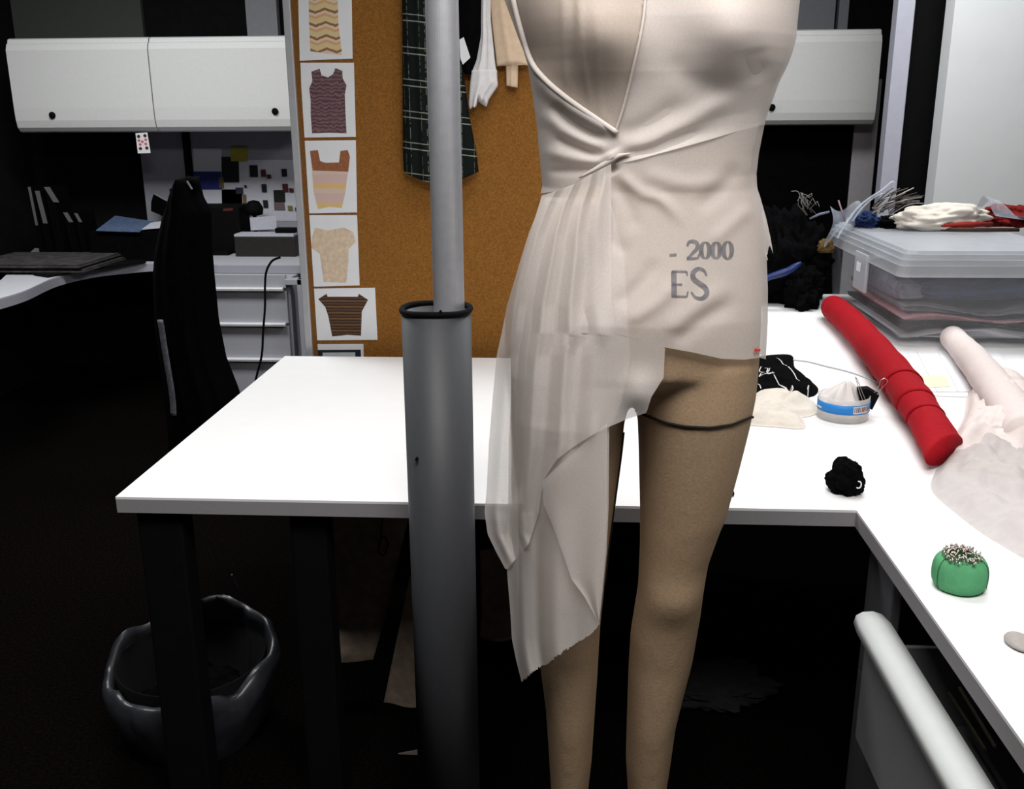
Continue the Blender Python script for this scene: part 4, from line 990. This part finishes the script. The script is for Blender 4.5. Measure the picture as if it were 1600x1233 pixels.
# tray with papers on the desk
q0, q1 = onz(368, 401, TZ), onz(455, 401, TZ); yq = q0[1]
t = thing('paper_tray', 'dark box tray on the right of the corner desk', 'tray', ((q0[0]+q1[0])/2, yq+.15, TZ))
obj('box', MB().box(q0[0], q1[0]+.03, yq, yq+.13, TZ, TZ+.105), mat('dark_brown_box', (.016, .014, .011), .6, .2), t, bevel=.004)
tag(obj('paper_stack', MB().box(q0[0]+.0, q1[0]+.02, yq+.005, yq+.125, TZ+.106, TZ+.118), GREYP), 'pale paper sheets lying on the dark box tray', 'paper')
m_ = MB().slab([ony(x, y, yq+.115) for x, y in ((390, 340), (432, 337), (432, 358), (392, 360))], (0, .002, 0))
tag(obj('note_card', m_, GREYP), 'pale card standing at the back of the dark box tray', 'card')
tag(obj('stapler', MB().box(ony(432, 350, yq+.09)[0], ony(463, 350, yq+.09)[0], yq+.05, yq+.105, TZ+.119, TZ+.145), BLACK, bevel=.005), 'flat black office tool on the papers of the box tray', 'stapler')
# black speaker / printer behind the coat
q = ony(325, 380, 5.2)
t = thing('desk_printer', 'black box shaped machine with red label on the desk between coat and tray', 'printer', ((q[0]+ony(378, 380, 5.2)[0])/2, 5.3, TZ))
x0, x1 = q[0]-.08, ony(377, 380, 5.2)[0]
obj('case', MB().box(x0, x1, 5.2, 5.38, TZ, ony(350, 322, 5.2)[2]), BLACK, t, bevel=.01)
obj('red_label', MB().slab([ony(x, y, 5.198) for x, y in ((349, 326), (364, 325), (364, 329), (349, 330))], (0, .002, 0)), mat('dim_red', (.08, .012, .01), .7), t)
obj('front_tray', MB().box(x0+.02, x1-.05, 5.12, 5.2, TZ, TZ+.02), BLACK, t)
t = thing('desk_lamp', 'small black rounded lamp head at the pin board behind the tray', 'lamp', tuple(onz(400, 392, TZ)))
qq = ony(397, 325, 5.3)
obj('lamp_head', MB().lathe([(.005, qq[2]-.045), (.045, qq[2]-.035), (.05, qq[2]), (.03, qq[2]+.035), (.005, qq[2]+.042)], (qq[0], 5.3), 24), BLACK, t, smooth=True)
obj('stem', MB().tube([(qq[0], 5.3, TZ), (qq[0], 5.3, qq[2]-.03)], .01, 10), BLACK, t)
obj('foot', MB().lathe([(.05, TZ), (.05, TZ+.01), (.01, TZ+.014)], (qq[0], 5.3), 24), BLACK, t)
# notes pinned on the cubicle panel
YN = YBK-.001
def note(px0, py0, px1, py1, m, label, nm='pinned_paper', k=0, cat='paper'):
    y = YN-.0015*k
    return tag(obj(nm, MB().slab([ony(a, b, y) for a, b in ((px0, py0), (px1, py0), (px1+1, py1), (px0+1, py1))], (0, -.001, 0)), m), label, cat)
def c7(x, y): return 220+x/5.138, 190+y/5.138
NW = mat('board_white', (.52, .52, .58), .9, .04, 40, spec=.1)
note(302, 232, 346, 268, NW, 'pale sheet at top left of the notice area beside the black post')
note(312, 296, 378, 326, NW, 'pale sheet below the blue picture on the notice board', k=0)
note(346, 250, 466, 345, NW, 'large pale sheet behind the small dark cards', k=0)
note(302, 268, 346, 296, mat('deep_blue_print', (.012, .018, .14), .6, .5, 60), 'deep blue picture on the notice board', 'picture_card', 2, 'picture')
note(346, 245, 373, 285, mat('charcoal_card', (.006, .006, .008), .8), 'charcoal sheet under the yellow note', 'pinned_card', 2, 'card')
note(360, 230, 386, 252, YEL, 'yellow sticky note at the top of the notice board', 'sticky_note', 4, 'note')
note(342, 277, 349, 294, mat('ochre_card', (.14, .10, .04), .8), 'small ochre strip right of the blue picture', 'pinned_card', 3, 'card')
for i, (x, y, w_, h_, mt, lb_) in enumerate(((872, 350, 66, 95, 'k', 'largest dark card, right of the yellow note'), (963, 385, 40, 58, 'r', 'dark red card in the upper row of small cards'), (1010, 425, 35, 32, 'r', 'tiny dark red card just below the dark red upper card'),
        (1130, 380, 42, 62, 'k', 'dark card highest at the right end of the board'), (968, 503, 40, 62, 'k', 'dark card in the middle of the left column of small cards'), (980, 630, 38, 60, 'k', 'dark card lowest in the left column of small cards'),
        (1065, 550, 90, 95, 'k', 'larger dark picture above the two tone card'), (1135, 500, 45, 65, 'r', 'dark red card right above the larger dark picture'), (1188, 535, 36, 32, 'r', 'tiny dark red card at the right edge of the board'),
        (1068, 650, 85, 60, 'm', 'dim mauve card below the larger dark picture'), (1178, 675, 38, 38, 'y', 'small yellow card low at the right of the board'), (1236, 690, 16, 30, 'b', 'tiny navy card at the very right low edge'),
        (760, 530, 60, 50, 'b', 'dark figure cut-out above the black lamp'), (815, 585, 30, 80, 'o', 'thin ochre strip above the black lamp'), (828, 510, 20, 20, 'k', 'tiny dark square above the ochre strip'))):
    x0, y0 = c7(x, y); x1, y1 = c7(x+w_, y+h_)
    mm = {'k': MATS['charcoal_card'], 'r': mat('dark_red_card', (.06, .012, .014), .8), 'm': mat('mauve_card', (.14, .09, .10), .8), 'y': mat('dull_yellow_card', (.16, .15, .03), .8), 'b': mat('navy_card', (.02, .022, .05), .8), 'o': MATS['ochre_card']}[mt]
    note(x0, y0, x1, y1, mm, lb_, 'pinned_card', 3+i % 3, 'card')
# playing card stuck under the cupboard
yk = YL-.004
def kp(x, y): return ony(20+x/3.426, 20+y/3.426, yk)
t = thing('playing_card', 'white playing card with red and black pips hanging under the left cupboard', 'playing card', tuple(kp(695, 750)))
obj('card', MB().slab([kp(*q) for q in ((657, 645), (720, 640), (738, 750), (670, 753))], (0, -.001, 0)), mat('card_white', (.78, .72, .74), .6), t)
m_ = MB(); m2 = MB()
for (x, y, red) in ((674, 662, 0), (708, 658, 0), (676, 684, 1), (712, 680, 1), (694, 690, 1), (682, 705, 1), (712, 702, 1), (684, 727, 0), (718, 724, 0)):
    q = kp(x, y); rr = .0075 if red else .009
    (m_ if red else m2).slab([q+np.array([rr*math.cos(a)*(.8+.25*math.cos(2*a)), -.0012, rr*math.sin(a)]) for a in np.linspace(0, 2*math.pi, 11)[:-1]], (0, -.0004, 0))
obj('red_pips', m_, mat('pip_red', (.5, .12, .15), .6), t); obj('black_pips', m2, mat('pip_black', (.02, .02, .02), .6), t)
# books and binders leaning at the back left of the desk
random.seed(2)
for k, (xb, yb, xt, yt, wd, lb_) in enumerate(((56, 352, 44, 292, 4, 'leaning book with pale spine at the far left on the dark desk'), (68, 349, 55, 298, 7, 'leaning book with grey spine, second from the left edge'), (84, 316, 69, 292, 9, 'book with wide pale top edge, third from the left edge'),
        (108, 347, 99, 332, 7, 'low leaning book just right of the three tall ones'), (124, 347, 116, 333, 5, 'low thin book at the right end of the leaning row'))):
    base = ony(xb, 352, 5.0); top_ = ony(xt, yt, 5.0); dx = wd*5/1514*1.02
    r = thing('leaning_book', lb_, 'book', (base[0], 5.1, TZ), 'books leaning at the back of the desk')
    s0, s1 = np.array([base[0], 5.0, TZ+.003]), np.array([top_[0], 5.0, max(top_[2], TZ+.08)])
    obj('cover', MB().slab([s0, s0+np.array([dx+.010, 0, 0]), s1+np.array([dx+.010, 0, 0]), s1], (0, .16, 0)), BLACKF, r)
    pb = ony(xb, yb, 5.0); obj('spine', MB().slab([np.array([pb[0], 4.999, pb[2]]), np.array([pb[0]+dx, 4.999, pb[2]]), s1+np.array([dx, -.001, 0]), s1+np.array([0, -.001, 0])], (0, -.003, 0)), mat('dim_spine', (.12, .12, .125), .7), r, label='pale spine')
tag(obj('blue_sheet', MB().slab([ony(x, y, Y) for x, y, Y in ((150, 361, 4.86), (218, 363, 4.86), (240, 347, 5.1), (180, 338, 5.25))], (0, 0, .004)), BLUEP), 'blue and white printed papers in the middle of the corner desk', 'paper')
tag(obj('white_sheet', MB().slab([ony(x, y, Y) for x, y, Y in ((222, 359, 4.9), (258, 356, 4.93), (266, 345, 5.1), (236, 349, 5.05))], (0, 0, .004)), GREYP), 'pale paper at the right of the blue papers', 'paper')
tag(obj('dark_folder', MB().box(ony(150, 361, 4.9)[0]-.03, ony(262, 352, 4.9)[0], 4.88, 5.3, TZ+.0115, min(ony(184, 362, 4.86)[2], ony(240, 357, 4.92)[2])-.004), BLACKF), 'black folder stack under the blue papers', 'folder')
m_ = MB()
for k in range(5):
    z = TZ+.012+.007*k
    m_.box(-2.9+random.uniform(-.02, .02), -2.33+random.uniform(-.03, .03), 4.45+random.uniform(-.02, .02), 4.9, z, z+.006)
tag(obj('paper_pile', m_, mat('dim_brown_paper', (.04, .036, .036), .8, .6, 25)), 'dim pile of papers at the far left of the corner desk', 'paper pile')
yk2 = onz(186, 397, TZ)
tag(obj('memo_note', MB().slab([onz(x, y, TZ+.012) for x, y in ((171, 386), (196, 384), (207, 393), (181, 397))], (0, 0, .001)), mat('pale_yellow_note', (.62, .60, .48), .8)), 'pale yellow note lying on the black desk mat', 'note')
tag(obj('glue_stick', MB().tube([(ony(183, 383, 5.0)[0], 5.22, TZ), (ony(183, 383, 5.0)[0], 5.22, TZ+.055)], .011, 14), mat('white_plastic', (.6, .58, .5), .6)), 'small white upright stick behind the yellow note', 'stick')
mat_pts = [(-30, 430), (38, 424), (55, 431), (75, 434), (140, 423), (228, 411), (226, 402), (120, 396), (-30, 405)]
tag(obj('desk_mat', MB().slab([onz(x, y, TZ+.001) for x, y in mat_pts], (0, 0, .010)), BLACK), 'black desk mat along the curved front of the corner desk', 'mat')
tag(obj('leaning_board', MB().slab([ony(x, y, 5.3) for x, y in ((236, 316), (240, 303), (272, 321), (272, 345), (236, 330))], (0, .02, 0)), BLACKF), 'dark board leaning against the grey panel left of the black coat', 'board')
tag(obj('board_trim', MB().tube([ony(241, 303, 5.29), ony(272, 320, 5.29)], .004, 6), mat('dim_edge', (.25, .25, .27), .6)), 'thin pale stick along the leaning dark board', 'stick')

# ---------------------------------------------------------------- black coat on a stand
YC = 3.6
t = thing('coat_stand_form', 'long black coat on a stand in the aisle left of the table', 'coat', (ony(300, 500, YC)[0], YC, 0))
CLx = [(288, 278), (280, 290), (270, 310), (258, 340), (246, 390), (243, 430), (245, 500), (255, 580), (263, 650), (268, 720), (270, 760)]
CRx = [(302, 278), (309, 296), (314, 310), (327, 330), (329, 380), (333, 430), (340, 500), (352, 560), (372, 610), (395, 700), (405, 760)]
obj('coat_body', cloth_loft(CLx, CRx, YC, .12, 278, 740, 50, 60, [(.2, .02, .06), (.4, .012, .05), (.65, .02, .06), (.85, .015, .05)], .10), BLACKF, t, smooth=True)
obj('collar', MB().tube([ony(x, y, YC-.05) for x, y in ((282, 300), (288, 283), (295, 280), (303, 284), (308, 300))], [.012, .014, .013, .014, .012], 10), BLACKF, t, smooth=True)
for pl in ([(283, 283), (289, 299)], [(292, 283), (300, 296)]):
    obj('collar_edge', MB().tube([ony(x, y, YC-.075) for x, y in pl], .004, 6), mat('dim_collar', (.20, .20, .22), .8), t)
sx = polyline([(250, 500), (253, 518), (257, 545), (262, 575), (267, 605), (270, 630), (271, 650)], 24)
G = [[ony(x-4.5, y, YC-.125), ony(x+1, y, YC-.14), ony(x+5, y, YC-.135)] for x, y in sx]
o = obj('front_trim', MB().grid(G), mat('grey_trim', (.14, .135, .16), .8, .4, 90), t, smooth=True, label='grey trim down the coat front')
o.modifiers.new('thick', 'SOLIDIFY').thickness = .006
cxx = ony(300, 500, YC)[0]
obj('stand_pole', MB().tube([(cxx-.02, YC, .02), (cxx-.02, YC, 1.2)], .016, 14), BLACK, t)
obj('stand_base', MB().lathe([(.2, 0), (.2, .015), (.03, .03)], (cxx-.02, YC), 36), BLACK, t)

# ---------------------------------------------------------------- under the table: bag lined bin, kraft paper patterns on hooks
t = thing('waste_bin', 'dark waste bin with grey plastic liner under the left end of the table', 'bin', (-.905, 2.02, 0))
CXb, CYb = -.905, 2.02
obj('bin_body', MB().lathe([(.145, 0), (.175, .205), (.17, .205), (.14, .01)], (CXb, CYb), 40), BLACK, t, smooth=True)
rings = []
for z, r_ in ((.004, .150), (.06, .176), (.13, .196), (.18, .205), (.212, .20), (.222, .186), (.20, .176), (.12, .170)):
    rings.append([(CXb+r_*(1+.06*nz3((math.cos(a)*2, math.sin(a)*2, z*9), 2.2))*math.cos(a), CYb+r_*(1+.06*nz3((math.cos(a)*2, math.sin(a)*2, z*9), 2.2))*math.sin(a), z+(.028*nz3((math.cos(a), math.sin(a), z), 2.7)+.035*math.sin(a))*(z/.2)) for a in np.linspace(0, 2*math.pi, 73)[:-1]])
obj('liner', MB().loft(rings, True, False), BAG, t, smooth=True, label='crumpled grey plastic liner folded over the rim')
tag(crumple('bin_waste', (CXb, CYb, .03), (.135, .135, .06), BLACKF, 71, .25), 'dark waste inside the bin with the plastic liner', 'waste')
q = ony(383, 1088, 2.0)
tag(obj('paper_scrap', MB().slab([ony(x, y, 1.985) for x, y in ((367, 1098), (380, 1085), (398, 1080), (397, 1089), (370, 1099))], (0, .001, .0)), mat('scrap_grey', (.30, .30, .29), .8)), 'small pale paper scrap stuck in the bin liner', 'paper')
q0_, q1_ = ony(362, 898, 2.3), ony(374, 925, 2.3)
tag(obj('wire_end', MB().tube([q0_, q1_, q1_+np.array([.03, .0, -.15])], .003, 6), mat('dim_wire', (.20, .20, .23), .5)), 'thin pale wire standing up behind the waste bin', 'wire')
def pattern(pts, Y, label, curl, hooked):
    r = thing('paper_pattern', label, 'paper pattern', tuple(ony(pts[0][0], pts[0][1], Y)), 'brown paper patterns hanging under the table')
    (xl0, y0), (xr0, _), (xr1, y1), (xl1, y2) = pts; G = []
    for i in range(31):
        v = i/30; row = []
        for j in range(15):
            u = j/14; py = y0+((y2*(1-u)+y1*u)-y0)*v; px = (xl0+(xl1-xl0)*v)*(1-u)+(xr0+(xr1-xr0)*v)*u
            d_ = .01*math.sin(u*5+v*2)-(curl*max(0, v-.86)*6)
            p = ony(px, py, Y); row.append((p[0], p[1]+d_, p[2]))
        G.append(row)
    o = obj('sheet', MB().grid(G), BROWNP, r, smooth=True); o.modifiers.new('thick', 'SOLIDIFY').thickness = .0015
    if hooked:
        hx = [ony(x, y, Y-.02) for x, y in polyline([(600, 780), (595, 840), (592, 862), (600, 868), (606, 850), (600, 838), (594, 845)], 24)]
        obj('hook', MB().tube(hx, .002, 6), BLACK, r, smooth=True, label='thin black wire hook')
    return r
pattern([(520, 760), (650, 760), (592, 1006), (496, 1005)], 2.25, 'brown kraft paper pattern hanging left of the grey pole', .10, True)
pattern([(640, 900), (700, 900), (655, 1185), (585, 1166)], 2.15, 'lower brown kraft paper pattern half hidden behind the grey pole', .10, False)
pattern([(750, 860), (820, 860), (805, 985), (752, 985)], 2.35, 'brown kraft paper pattern between grey pole and dress form', .06, False)
q = ony(645, 1182, 1.95)
tag(obj('folded_scrap', MB().slab([ony(x, y, 1.95) for x, y in ((622, 1178), (652, 1172), (653, 1186), (640, 1185))], (0, .002, 0)), mat('pale_scrap', (.24, .22, .20), .8)), 'small pale folded scrap at the foot of the grey pole', 'paper')
# dim thing under the table right of the legs
p = onz(1120, 1215, .0)
tag(crumple('floor_cloth', (p[0]+.02, p[1]+.35, 0), (.17, .10, .03), mat('dim_grey_cloth', (.014, .014, .016), .9, .3), 81, .3), 'dim grey cloth on the floor under the table right of the legs', 'cloth')
